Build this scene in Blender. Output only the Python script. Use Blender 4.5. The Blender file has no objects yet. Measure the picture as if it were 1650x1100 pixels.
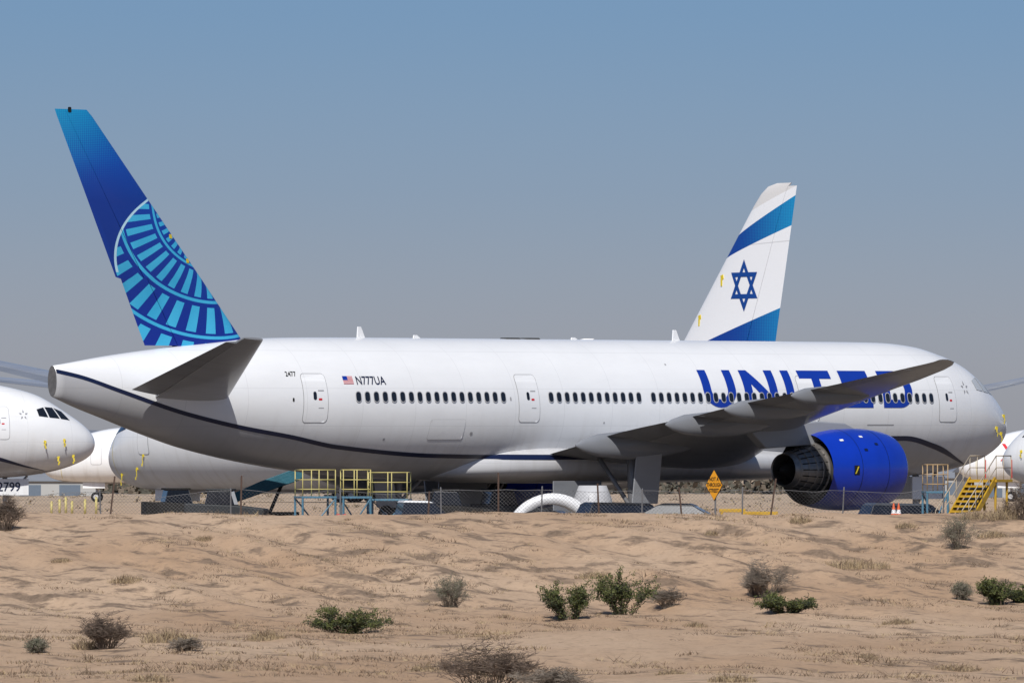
import bpy, bmesh, math, random
from mathutils import Vector, Matrix, noise
random.seed(7)
S = bpy.context.scene
COL = S.collection
CAMZ = 2.85; F = 14630.0; HZ = 765.0

# ------------------------------------------------------------------ materials
def principled(name):
    m = bpy.data.materials.new(name); m.use_nodes = True
    nt = m.node_tree; b = nt.nodes["Principled BSDF"]
    return m, nt, b
def mat(name, col, rough=0.5, metal=0.0, var=0.12, scale=3.0, bump=0.0, coat=0.0, bscale=None, spec=.5):
    m, nt, b = principled(name)
    tc = nt.nodes.new("ShaderNodeTexCoord")
    n = nt.nodes.new("ShaderNodeTexNoise"); n.inputs["Scale"].default_value = scale; n.inputs["Detail"].default_value = 5
    nt.links.new(tc.outputs["Object"], n.inputs["Vector"])
    mx = nt.nodes.new("ShaderNodeMix"); mx.data_type = 'RGBA'
    mx.inputs[6].default_value = (*[c * (1 - var) for c in col], 1)
    mx.inputs[7].default_value = (*[min(1, c * (1 + var)) for c in col], 1)
    nt.links.new(n.outputs["Fac"], mx.inputs[0]); nt.links.new(mx.outputs[2], b.inputs["Base Color"])
    b.inputs["Roughness"].default_value = rough; b.inputs["Metallic"].default_value = metal
    b.inputs["Specular IOR Level"].default_value = spec
    b.inputs["Coat Weight"].default_value = coat; b.inputs["Coat Roughness"].default_value = 0.08
    if bump:
        n2 = nt.nodes.new("ShaderNodeTexNoise"); n2.inputs["Scale"].default_value = bscale or scale * 4
        nt.links.new(tc.outputs["Object"], n2.inputs["Vector"])
        bp = nt.nodes.new("ShaderNodeBump"); bp.inputs["Strength"].default_value = bump; bp.inputs["Distance"].default_value = 0.05
        nt.links.new(n2.outputs["Fac"], bp.inputs["Height"]); nt.links.new(bp.outputs[0], b.inputs["Normal"])
    return m
class NB:
    def __init__(s, nt): s.nt = nt
    def m(s, op, a, b=None, c=None, clamp=False):
        n = s.nt.nodes.new("ShaderNodeMath"); n.operation = op; n.use_clamp = clamp
        for i, v in enumerate((a, b, c)):
            if v is None: continue
            if isinstance(v, (int, float)): n.inputs[i].default_value = v
            else: s.nt.links.new(v, n.inputs[i])
        return n.outputs[0]
    def mix(s, f, a, b):
        n = s.nt.nodes.new("ShaderNodeMix"); n.data_type = 'RGBA'
        for i, v in ((0, f), (6, a), (7, b)):
            if isinstance(v, tuple): n.inputs[i].default_value = (*v, 1)
            elif isinstance(v, (int, float)): n.inputs[i].default_value = v
            else: s.nt.links.new(v, n.inputs[i])
        return n.outputs[2]
    def xyz(s):
        tc = s.nt.nodes.new("ShaderNodeTexCoord"); sp = s.nt.nodes.new("ShaderNodeSeparateXYZ")
        s.nt.links.new(tc.outputs["Object"], sp.inputs[0]); return sp.outputs[0], sp.outputs[1], sp.outputs[2], tc.outputs["Object"]

def paint(name, col, dirt=0.10, frames=True):
    m, nt, b = principled(name); q = NB(nt); x, y, z, o = q.xyz()
    mp = nt.nodes.new("ShaderNodeMapping"); mp.inputs["Scale"].default_value = (0.25, 0.25, 0.9)
    nt.links.new(o, mp.inputs[0])
    n = nt.nodes.new("ShaderNodeTexNoise"); n.inputs["Scale"].default_value = 1.6; n.inputs["Detail"].default_value = 7; n.inputs["Roughness"].default_value = .62
    nt.links.new(mp.outputs[0], n.inputs[0])
    c = q.mix(n.outputs["Fac"], tuple(v * (1 - dirt) for v in col), tuple(min(1, v * (1 + dirt * .35)) for v in col))
    if frames:
        fx = q.m('FRACT', q.m('MULTIPLY', x, 1 / 3.2)); l1 = q.m('LESS_THAN', fx, 0.010)
        fz = q.m('FRACT', q.m('MULTIPLY', z, 1 / 1.62)); l2 = q.m('LESS_THAN', fz, 0.014)
        ln = q.m('MULTIPLY', q.m('MAXIMUM', l1, l2), 0.18)
        c = q.mix(ln, c, tuple(v * .35 for v in col))
        mp2 = nt.nodes.new("ShaderNodeMapping"); mp2.inputs["Scale"].default_value = (2.2, .6, .22); nt.links.new(o, mp2.inputs[0])
        n5 = nt.nodes.new("ShaderNodeTexNoise"); n5.inputs["Scale"].default_value = 1.0; n5.inputs["Detail"].default_value = 5; nt.links.new(mp2.outputs[0], n5.inputs[0])
        st = q.m('MULTIPLY', q.m('MULTIPLY', q.m('SUBTRACT', n5.outputs["Fac"], .5), 1.6, None, True), q.m('MULTIPLY', q.m('SUBTRACT', 5.8, z), .35, None, True))
        c = q.mix(st, c, tuple(v * f for v, f in zip(col, (.62, .58, .52))))
    else:
        fy = q.m('FRACT', q.m('MULTIPLY', y, 1 / 2.3)); ln = q.m('MULTIPLY', q.m('LESS_THAN', fy, .015), .4)
        mp2 = nt.nodes.new("ShaderNodeMapping"); mp2.inputs["Scale"].default_value = (0.2, 1.6, 1); nt.links.new(o, mp2.inputs[0])
        n5 = nt.nodes.new("ShaderNodeTexNoise"); n5.inputs["Scale"].default_value = 1.2; n5.inputs["Detail"].default_value = 6; nt.links.new(mp2.outputs[0], n5.inputs[0])
        ln = q.m('MAXIMUM', ln, q.m('MULTIPLY', q.m('SUBTRACT', n5.outputs["Fac"], .48), 1.6, None, True))
        c = q.mix(ln, c, tuple(v * .55 for v in col))
    nt.links.new(c, b.inputs["Base Color"])
    n3 = nt.nodes.new("ShaderNodeTexNoise"); n3.inputs["Scale"].default_value = .55; nt.links.new(o, n3.inputs[0])
    bp = nt.nodes.new("ShaderNodeBump"); bp.inputs["Strength"].default_value = .25; bp.inputs["Distance"].default_value = .03
    nt.links.new(n3.outputs["Fac"], bp.inputs["Height"]); nt.links.new(bp.outputs[0], b.inputs["Normal"])
    b.inputs["Roughness"].default_value = .38; b.inputs["Coat Weight"].default_value = .35; b.inputs["Coat Roughness"].default_value = .12
    return m
M_white = paint("white_paint", (.78, .785, .79)); M_grey = paint("belly_grey_paint", (.40, .40, .41), .14)
M_wing = paint("wing_grey_paint", (.31, .32, .34), .15, False)
M_wing2 = paint("flap_grey_paint", (.23, .24, .26), .2, False)
M_navy = mat("navy_paint", (.006, .012, .045), .35)
M_blue = mat("logo_blue_paint", (.005, .035, .31), .35)
M_cowl = mat("cowl_blue_paint", (.003, .032, .38), .28, coat=.35, scale=1.2, var=.2)
M_metal = mat("worn_metal", (.26, .245, .23), .42, .75, .4, 5)
M_darkmetal = mat("dark_metal", (.022, .021, .02), .85, .0, .4, 4, spec=.15)
M_black = mat("black_rubber", (.012, .012, .013), .8, 0, .3, spec=.2)
M_glass = mat("window_glass", (.010, .013, .02), .12)
M_frame = mat("frame_grey", (.42, .42, .43), .5)
M_outline = mat("panel_gap_grey", (.33, .33, .34), .6)
M_faint = mat("faint_gap_grey", (.55, .55, .55), .6)
M_red = mat("red_marking", (.55, .02, .03), .5)
M_tape = mat("yellow_tape", (.62, .48, .03), .6)
M_yellow = mat("yellow_paint", (.42, .25, .015), .5, 0, .3, 4)
M_paleyellow = mat("faded_yellow_paint", (.46, .39, .14), .55, 0, .25, 4)
M_ltblue = mat("faded_blue_paint", (.06, .16, .23), .5, 0, .3, 3)
M_teal = mat("teal_tarp", (.01, .09, .125), .6, 0, .35, 2, .3)
M_galv = mat("galvanised_steel", (.15, .15, .155), .6, .4, .3)
M_rust = mat("rusty_post", (.07, .042, .03), .8, 0, .4, 8)
M_cover = mat("window_cover", (.44, .47, .50), .5)

# ------------------------------------------------------------------ helpers
def link(o, parent=None):
    COL.objects.link(o)
    if parent: o.parent = parent
    return o
def mk(name, v, f, mats, parent=None, smooth=True, mi=None, loc=(0, 0, 0)):
    me = bpy.data.meshes.new(name); me.from_pydata([tuple(a) for a in v], [], f)
    if not isinstance(mats, (list, tuple)): mats = [mats]
    for m in mats: me.materials.append(m)
    if mi: me.polygons.foreach_set("material_index", mi)
    me.polygons.foreach_set("use_smooth", [smooth] * len(me.polygons)); me.update()
    o = bpy.data.objects.new(name, me); o.location = loc
    return link(o, parent)
def fixn(o):
    bm = bmesh.new(); bm.from_mesh(o.data); bmesh.ops.recalc_face_normals(bm, faces=bm.faces); bm.to_mesh(o.data); bm.free()
def thing(name, label, cat, loc=(0, 0, 0), rotz=0, group=None):
    e = bpy.data.objects.new(name, None); e.location = loc; e.rotation_euler = (0, 0, rotz); e.empty_display_size = .5
    e["label"] = label; e["category"] = cat
    if group: e["group"] = group
    return link(e)
class MB:
    def __init__(s): s.v = []; s.f = []; s.mi = []
    def add(s, v, f, mi=0):
        k = len(s.v); s.v += [tuple(a) for a in v]; s.f += [tuple(i + k for i in q) for q in f]; s.mi += [mi] * len(f)
    def box(s, c, d, mi=0, R=None):
        c = Vector(c); vs = []
        for i in range(8):
            p = Vector(((i & 1) - .5, ((i >> 1) & 1) - .5, ((i >> 2) & 1) - .5)); p = Vector((p.x * d[0], p.y * d[1], p.z * d[2]))
            if R: p = R @ p
            vs.append(c + p)
        s.add(vs, [(0, 2, 3, 1), (4, 5, 7, 6), (0, 1, 5, 4), (2, 6, 7, 3), (0, 4, 6, 2), (1, 3, 7, 5)], mi)
    def cyl(s, a, b, r1, r2=None, n=10, mi=0, cap=True):
        if r2 is None: r2 = r1
        a = Vector(a); b = Vector(b); d = b - a
        if d.length < 1e-6: return
        d.normalize(); u = d.orthogonal().normalized(); w = d.cross(u); vs = []
        for p, r in ((a, r1), (b, r2)):
            for i in range(n):
                t = 2 * math.pi * i / n; vs.append(p + u * (r * math.cos(t)) + w * (r * math.sin(t)))
        f = [(i, (i + 1) % n, n + (i + 1) % n, n + i) for i in range(n)]
        if cap: f += [tuple(range(n - 1, -1, -1)), tuple(range(n, 2 * n))]
        s.add(vs, f, mi)
    def prism(s, prof, y0, y1, mi=0):
        n = len(prof)
        vs = [(p[0], y0, p[1]) for p in prof] + [(p[0], y1, p[1]) for p in prof]
        s.add(vs, [(i, (i + 1) % n, n + (i + 1) % n, n + i) for i in range(n)] + [tuple(range(n - 1, -1, -1)), tuple(range(n, 2 * n))], mi)
    def obj(s, name, mats, parent=None, smooth=False, bevel=0):
        o = mk(name, s.v, s.f, mats, parent, smooth, s.mi); fixn(o)
        if bevel:
            b = o.modifiers.new("bevel", 'BEVEL'); b.width = bevel; b.segments = 2; b.limit_method = 'ANGLE'
        return o
def pchip(pts):
    xs = [p[0] for p in pts]; ys = [p[1] for p in pts]; n = len(xs)
    h = [xs[i + 1] - xs[i] for i in range(n - 1)]; d = [(ys[i + 1] - ys[i]) / h[i] for i in range(n - 1)]
    m = [d[0]] + [0 if d[i - 1] * d[i] <= 0 else 2 * d[i - 1] * d[i] / (d[i - 1] + d[i]) for i in range(1, n - 1)] + [d[-1]]
    def fn(x):
        if x <= xs[0]: return ys[0]
        if x >= xs[-1]: return ys[-1]
        lo, hi = 0, n - 1
        while hi - lo > 1:
            md = (lo + hi) // 2
            if xs[md] <= x: lo = md
            else: hi = md
        t = (x - xs[lo]) / h[lo]; t2 = t * t; t3 = t2 * t
        return (2*t3-3*t2+1)*ys[lo] + (t3-2*t2+t)*h[lo]*m[lo] + (-2*t3+3*t2)*ys[lo+1] + (t3-t2)*h[lo]*m[lo+1]
    return fn

# ------------------------------------------------------------------ fuselage class
class Body:
    def __init__(s, L, tail, nose, zl):
        pts = tail + [(L - n, a, b, c) for n, a, b, c in reversed(nose)]
        s.L = L; s.top = pchip([(p[0], p[1]) for p in pts]); s.bot = pchip([(p[0], p[2]) for p in pts]); s.hw = pchip([(p[0], p[3]) for p in pts])
        s.zl = pchip(zl)
    def line(s, p):
        a, b = s.bot(p), s.top(p)
        return min(max(s.zl(p), a + .03 * (b - a)), b - .04 * (b - a))
    def y(s, p, z):
        a, b = s.bot(p), s.top(p); zc = (a + b) / 2; h = (b - a) / 2
        t = max(-.999, min(.999, (z - zc) / h)); return s.hw(p) * math.sqrt(1 - t * t)
    def normal(s, p, z):
        e = .05; dp = (s.y(p + e, z) - s.y(p - e, z)) / (2 * e); dz = (s.y(p, z + e) - s.y(p, z - e)) / (2 * e)
        return Vector((-dp, 1, -dz)).normalized()
    def pt(s, p, z, side, off=.01):
        n = s.normal(p, z); v = Vector((p, s.y(p, z), z)) + n * off; v.y *= side; return v
    def mesh(s, name, parent, mats):
        L = s.L; N = 150
        st = [L * i / N for i in range(N + 1)] + [L - x for x in (.02, .05, .1, .18, .28, .6, 1.0, 1.4, .8)]
        st = sorted(set(round(x, 4) for x in st)); st[-1] = L - .004
        N1, N2 = 22, 16; V = []; Fc = []; mi = []
        for p in st:
            a, b = s.bot(p), s.top(p); zc = (a + b) / 2; h = max((b - a) / 2, .002); hw = max(s.hw(p), .002)
            zl = s.line(p); al = math.acos(max(-1, min(1, (zl - zc) / h)))
            ang = [al * i / N1 for i in range(N1)] + [al + (math.pi - al) * i / N2 for i in range(N2)]
            full = ang + [math.pi] + [2 * math.pi - t for t in reversed(ang[1:])]
            for t in full: V.append((p, -hw * math.sin(t), zc + h * math.cos(t)))
        R = len(full)
        for i in range(len(st) - 1):
            for j in range(R):
                k = (j + 1) % R; Fc.append((i * R + j, i * R + k, (i + 1) * R + k, (i + 1) * R + j))
                jj = min(j, R - 1 - j); mi.append(0 if jj < N1 else 1)
        Fc.append(tuple(range(R))); mi.append(2); Fc.append(tuple((len(st) - 1) * R + j for j in range(R))); mi.append(0)
        o = mk(name, V, Fc, mats, parent, True, mi); fixn(o); o.data.polygons[len(Fc) - 2].use_smooth = False
        return o
def decal(name, polys, mats, parent, fmap, step=.2, mi=None):
    """flat polygons (a,b) cut to a fine grid and laid onto a curved surface"""
    bm = bmesh.new()
    for k, po in enumerate(polys):
        f = bm.faces.new([bm.verts.new((a, b, 0)) for a, b in po]); f.material_index = mi[k] if mi else 0
    bmesh.ops.triangulate(bm, faces=bm.faces[:])
    xs = [v.co.x for v in bm.verts]; ys = [v.co.y for v in bm.verts]
    for ax, lo, hi in ((0, min(xs), max(xs)), (1, min(ys), max(ys))):
        t = lo + step * .5
        while t < hi:
            co = (t, 0, 0) if ax == 0 else (0, t, 0); no = (1, 0, 0) if ax == 0 else (0, 1, 0)
            bmesh.ops.bisect_plane(bm, geom=bm.verts[:] + bm.edges[:] + bm.faces[:], plane_co=co, plane_no=no); t += step
    for v in bm.verts:
        v.co = fmap(v.co.x, v.co.y)
    me = bpy.data.meshes.new(name); bm.to_mesh(me); bm.free()
    for m in (mats if isinstance(mats, (list, tuple)) else [mats]): me.materials.append(m)
    me.polygons.foreach_set("use_smooth", [True] * len(me.polygons))
    return link(bpy.data.objects.new(name, me), parent)
def text_polys(txt, size, bold=.012):
    cu = bpy.data.curves.new("txt", 'FONT'); cu.body = txt; cu.size = size; cu.resolution_u = 3; cu.offset = size * bold
    o = bpy.data.objects.new("txt", cu); COL.objects.link(o)
    dg = bpy.context.evaluated_depsgraph_get(); me = bpy.data.meshes.new_from_object(o.evaluated_get(dg))
    ps = [[(me.vertices[i].co.x, me.vertices[i].co.y) for i in p.vertices] for p in me.polygons]
    bpy.data.objects.remove(o); bpy.data.meshes.remove(me); return ps
def shift(ps, a, b, sx=1, sy=1): return [[(x * sx + a, y * sy + b) for x, y in p] for p in ps]
def rrect(cx, cz, w, h, r, n=4):
    out = []
    for qx, qz, a0 in ((1, 1, 0), (-1, 1, 90), (-1, -1, 180), (1, -1, 270)):
        for i in range(n + 1):
            t = math.radians(a0 + 90 * i / n); out.append((cx + qx * (w / 2 - r) + r * math.cos(t), cz + qz * (h / 2 - r) + r * math.sin(t)))
    return out
# ------------------------------------------------------------------ lifting surfaces
def ht(c):
    x = 1 - c; x = max(0, min(1, x))
    return 5 * (.2969 * math.sqrt(x) - .126 * x - .3516 * x * x + .2843 * x ** 3 - .1036 * x ** 4)
def clist(c0, c1, n=12):
    return [c0 + (c1 - c0) * (math.sin(math.pi / 2 * i / n)) for i in range(n + 1)]
def loft(name, secs, fn, c0, c1, mats, parent, n=12):
    cs = clist(c0, c1, n); V = []; Fc = []
    for s in secs:
        for c in cs: V.append(fn(s, c, 1))
        for c in reversed(cs[:-1] if c1 > .999 else cs): V.append(fn(s, c, -1))
    R = len(V) // len(secs)
    for i in range(len(secs) - 1):
        for j in range(R):
            k = (j + 1) % R; Fc.append((i * R + j, i * R + k, (i + 1) * R + k, (i + 1) * R + j))
    Fc.append(tuple(range(R))); Fc.append(tuple((len(secs) - 1) * R + j for j in range(R)))
    o = mk(name, V, Fc, mats, parent, True); fixn(o)
    o.data.polygons[-1].use_smooth = False; o.data.polygons[-2].use_smooth = False
    es = o.modifiers.new("es", 'EDGE_SPLIT'); es.split_angle = math.radians(50)
    return o
def wing_fn(side):
    def f(s, c, sg):
        lat, ple, zle, pte, zte, th = s; ch = ple - pte; off = sg * ht(c) * th * ch
        if sg < 0: off *= .8
        return (pte + c * ch, side * lat, zte + c * (zle - zte) + off)
    return f
def sampler(secs):
    fs = [pchip([(s[0], s[k]) for s in secs]) for k in range(1, len(secs[0]))]
    return lambda x: tuple([x] + [f(x) for f in fs])
def span(sm, a, b, n): return [sm(a + (b - a) * i / n) for i in range(n + 1)]
def fin_fn(s, c, sg):
    z, ple, pte, th = s; ch = ple - pte
    return (pte + c * ch, -sg * ht(c) * th * ch, z)
def revolve(prof, cx, cy, cz, n=40, closed=False):
    V = []; Fc = []
    for x, r in prof:
        for i in range(n):
            t = 2 * math.pi * i / n; V.append((x + cx, cy + r * math.cos(t), cz + r * math.sin(t)))
    m = len(prof)
    for i in range(m - 1 + (1 if closed else 0)):
        i2 = (i + 1) % m
        for j in range(n):
            k = (j + 1) % n; Fc.append((i * n + j, i * n + k, i2 * n + k, i2 * n + j))
    return V, Fc

# ================================================================== MAIN AIRLINER
B = Body(62.9,
    [(0, 7.42, 6.12, .26), (1.2, 7.58, 5.72, .52), (3, 7.82, 5.22, .92), (5.6, 8.1, 4.5, 1.45), (8.1, 8.34, 3.9, 1.95), (11.9, 8.62, 3.28, 2.5), (15.5, 8.7, 2.88, 2.86), (20, 8.72, 2.6, 3.05), (25, 8.72, 2.5, 3.1)],
    [(0, 4.76, 4.74, .002), (.06, 5.08, 4.42, .34), (.2, 5.36, 4.14, .64), (.5, 5.7, 3.86, 1.0), (1, 6.12, 3.58, 1.4), (2, 6.78, 3.2, 1.92), (3, 7.4, 2.95, 2.28), (4, 7.9, 2.78, 2.55), (5.2, 8.25, 2.64, 2.76), (7, 8.58, 2.53, 2.97), (9, 8.7, 2.5, 3.07), (12, 8.72, 2.5, 3.1)],
    [(0, 7.2), (1.2, 6.95), (3.07, 6.38), (6.55, 5.4), (9.4, 4.84), (12.3, 4.42), (15.2, 3.97), (21.4, 3.58), (28.7, 3.5), (35, 3.5), (42, 3.9), (48, 4.25), (52.7, 4.28), (55.2, 3.9), (58, 3.25), (59.5, 3.0)])
PITCH = -0.0049; ANG = math.radians(48.1)
air = thing("airliner", "white parked airliner with blue globe tail, blue engine and grey wing", "airplane", (-19.22, 380, 0))
air.rotation_euler = (0, PITCH, ANG); air["group"] = "airliners stored on the desert apron"
B.mesh("fuselage", air, [M_white, M_grey, M_metal])
prof = [(21.5, 3.3, 2.7, .2), (23.5, 3.75, 2.5, 1.9), (26, 4.05, 2.38, 2.9), (28.5, 4.1, 2.34, 3.3), (34, 3.8, 2.32, 3.4), (40, 4.0, 2.34, 3.35), (44, 3.9, 2.4, 3.0), (47.5, 3.6, 2.5, 2.0), (49.5, 3.2, 2.7, .3)]
ft, fb, fw = [pchip([(p[0], p[i]) for p in prof]) for i in (1, 2, 3)]
def fair_y(p, z):
    if p < 21.6: return 0
    zt, zb = ft(p), fb(p); t = abs(z - (zt + zb) / 2) / ((zt - zb) / 2)
    if t >= 1: return 0
    c = t ** (1 / .72); return fw(p) * math.sqrt(1 - c * c) ** .72
V = []; Fc = []
for side in (-1, 1):
    k = len(V); n = 240
    for i in range(n + 1):
        p = .03 + (59.2 - .03) * i / n; w = .085 if p < 25 else .11
        if p > 56: w = .11 * max(.1, (59.3 - p) / 3.3)
        zl = B.line(p)
        for dz in (-w, 0, w):
            q_ = B.pt(p, zl + dz, side, .012); fy = fair_y(p, zl + dz) + .02
            if fy > abs(q_.y): q_ = Vector((p, side * fy, zl + dz))
            V.append(q_)
    for i in range(n):
        for j in (0, 1): a = k + i * 3 + j; Fc.append((a, a + 1, a + 4, a + 3))
mk("stripe", V, Fc, M_navy, air)
V = []; Fc = []
for i in range(71):
    p = 21.5 + 28 * i / 70; zt, zb, w = ft(p), fb(p), fw(p)
    for j in range(40):
        t = 2 * math.pi * j / 40; c, s_ = math.cos(t), math.sin(t); e = .72
        V.append((p, w * math.copysign(abs(s_) ** e, s_), (zt + zb) / 2 + (zt - zb) / 2 * math.copysign(abs(c) ** e, c)))
for i in range(70):
    for j in range(40):
        k = (j + 1) % 40; Fc.append((i * 40 + j, i * 40 + k, (i + 1) * 40 + k, (i + 1) * 40 + j))
M_fair = paint("fairing_paint", (.56, .56, .57), .14)
o = mk("belly_fairing", V, Fc, M_fair, air); fixn(o)

def fin_paint():
    m, nt, b = principled("globe_fin_paint"); q = NB(nt); x, y, z, o = q.xyz()
    U = q.m('ADD', q.m('MULTIPLY', q.m('SUBTRACT', x, 2.16), 1 / .03806), 143.0)
    Vv = q.m('SUBTRACT', 765.0, q.m('MULTIPLY', q.m('SUBTRACT', z, 2.85), 38.1))
    def dist(cx, cy): 
        a = q.m('SUBTRACT', U, cx); c = q.m('SUBTRACT', Vv, cy)
        return q.m('SQRT', q.m('ADD', q.m('MULTIPLY', a, a), q.m('MULTIPLY', c, c))), a, c
    r, a, c = dist(338., 338.)
    ang = q.m('ARCTAN2', c, a)
    f = q.m('FRACT', q.m('MULTIPLY', ang, 40 / (2 * math.pi)))
    bar = q.m('LESS_THAN', f, .50)
    def band(lo, hi): return q.m('MULTIPLY', q.m('GREATER_THAN', r, lo), q.m('LESS_THAN', r, hi))
    zones = q.m('MAXIMUM', q.m('MAXIMUM', band(48, 90), band(102, 143)), q.m('MAXIMUM', band(158, 200), band(216, 262)))
    lat = q.m('MULTIPLY', bar, zones)
    rings = q.m('MAXIMUM', q.m('MAXIMUM', band(93, 97), band(146.5, 151.5)), band(204, 209))
    lat = q.m('MAXIMUM', lat, rings)
    wob = nt.nodes.new("ShaderNodeTexNoise"); wob.inputs["Scale"].default_value = .6; nt.links.new(o, wob.inputs[0])
    lightc = q.mix(wob.outputs["Fac"], (.02, .33, .58), (.07, .50, .76))
    darkc = q.mix(q.m('MULTIPLY', q.m('SUBTRACT', Vv, 320.), 1 / 240., None, True), (.003, .045, .33), (.001, .02, .24))
    globe = q.mix(lat, darkc, lightc)
    g = q.m('MULTIPLY', q.m('SUBTRACT', Vv, 176.), 1 / 150., None, True)
    ht_ = q.m('MULTIPLY', q.m('SINE', q.m('MULTIPLY', q.m('ADD', U, Vv), 1.1)), q.m('SINE', q.m('MULTIPLY', q.m('SUBTRACT', U, Vv), 1.1)))
    lead = q.m('MULTIPLY', q.m('SUBTRACT', q.m('SUBTRACT', U, 90.), q.m('MULTIPLY', q.m('SUBTRACT', Vv, 176.), .36)), 1 / 110.)
    gg = q.m('ADD', q.m('ADD', g, q.m('MULTIPLY', lead, .35)), q.m('MULTIPLY', ht_, .26), None, True)
    up1 = q.mix(q.m('MULTIPLY', gg, 1.3, None, True), (.006, .29, .54), (.002, .055, .36))
    upper = q.mix(q.m('MULTIPLY', q.m('SUBTRACT', g, .55), 1.5, None, True), up1, (.003, .022, .19))
    d2, _, _ = dist(288., 412.)
    navy = q.m('MULTIPLY', q.m('GREATER_THAN', d2, 105.), q.m('LESS_THAN', Vv, 448.)); navy = q.m('MULTIPLY', navy, q.m('LESS_THAN', U, 262.))
    edge = q.m('MULTIPLY', q.m('MULTIPLY', q.m('GREATER_THAN', d2, 101.5), q.m('LESS_THAN', d2, 105.)), q.m('MULTIPLY', q.m('LESS_THAN', Vv, 440.), q.m('LESS_THAN', U, 262.)))
    c = q.mix(navy, globe, upper); c = q.mix(edge, c, (.45, .68, .78))
    nt.links.new(c, b.inputs["Base Color"]); b.inputs["Roughness"].default_value = .42
    b.inputs["Coat Weight"].default_value = .15
    return m
M_fin = fin_paint()
fsec = [(7.3, 12.72, 5.95, .10), (8.3, 11.72, 5.55, .10), (9.2, 10.86, 5.08, .10), (11.10, 9.04, 4.12, .10), (11.17, 8.97, 3.81, .10), (14.5, 5.73, 2.09, .095), (17.9, 2.42, .32, .09), (18.17, 2.10, .2, .07)]
def lin(secs):
    def f(z):
        for a, b in zip(secs, secs[1:]):
            if z <= b[0]:
                t = max(0, (z - a[0]) / (b[0] - a[0])); return tuple(a[i] + (b[i] - a[i]) * t for i in range(len(a)))
        return secs[-1]
    return f
loft("fin", fsec, fin_fn, .30, 1, M_fin, air)
loft("rudder", fsec[1:], fin_fn, 0, .294, M_fin, air, 6)
FS = lin(fsec)
def fin_pt(FSx, side, off=.02):
    def f(p, z):
        s = FSx(z); c = (p - s[2]) / (s[1] - s[2]); return (p, side * (ht(c) * s[3] * (s[1] - s[2]) + off), z)
    return f
def fin_uv(u, v): return (2.16 + (u - 143) * .03806, 2.85 + (765 - v) / 38.1)
for u, v in ((270, 381), (297, 420)):
    p, z = fin_uv(u, v); decal("tape_patch", [rrect(p, z, .22, .18, .03)], M_tape, air, fin_pt(FS, -1))
p, z = fin_uv(113, 182); decal("light_fairing", [rrect(p, z, .2, .22, .05)], M_black, air, fin_pt(FS, -1))
ssec = [(.6, 9.65, 5.83, 3.45, 6.22, .10), (1.2, 9.2, 5.92, 3.24, 6.32, .10), (10.1, 2.15, 8.37, .32, 8.44, .085), (10.5, 1.75, 8.43, .2, 8.5, .06)]
for side in (-1, 1):
    loft("horizontal_stabiliser", ssec, wing_fn(side), .28, 1, M_wing, air); loft("elevator", [lin(ssec)(x) for x in (1.6, 5, 9.6)], wing_fn(side), 0, .272, M_wing2, air, 5)
wsec = [(1.5, 42.6, 3.35, 27.6, 3.45, .13), (3.1, 41.6, 3.6, 27.7, 3.62, .13), (6.5, 39.35, 4.35, 27.9, 4.45, .115), (10, 37.0, 5.0, 28.0, 5.05, .105), (16, 33.0, 5.75, 26.3, 5.85, .10), (22, 28.8, 6.45, 24.4, 6.5, .095), (28, 24.7, 7.15, 22.3, 7.2, .09), (29.9, 23.0, 7.42, 21.7, 7.44, .08), (30.45, 21.9, 7.52, 21.4, 7.52, .06)]
W = sampler(wsec)
def build_wing(parent, W, side, mw, mf):
    loft("wing", [W(x) for x in (1.5, 3.1, 4.8, 6.5, 8, 10, 13, 16, 19, 22, 25, 28, 29.2, 29.9, 30.2, 30.45)], wing_fn(side), .23, 1, mw, parent, 14)
    for nm, a, b in (("flap", 3.2, 9.6), ("flaperon", 9.66, 11.7), ("flap", 11.76, 21.2), ("aileron", 21.26, 27.6), ("wing_tip_edge", 27.66, 30.4)):
        loft(nm, span(W, a, b, 5), wing_fn(side), 0, .225, mf, parent, 5)
    for lat, s in ((6.2, 1.25), (11.2, 1.1), (15.6, .95), (20.4, .8)):
        s_ = W(lat); prof = [(-1.5, 0.02), (-1.1, .16), (-.3, .3), (1.2, .38), (2.8, .34), (4.2, .2), (5.0, .03)]
        V, Fc = revolve([(x * s, r * s) for x, r in prof], s_[3], side * lat, s_[4] - .30 * s, 14)
        V = [(x, (y - side * lat) * .7 + side * lat, z + (s_[4] - .3 * s - z) * -.35) for x, y, z in V]
        o = mk("flap_track_fairing", V, Fc, mf, parent); fixn(o)
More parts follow.
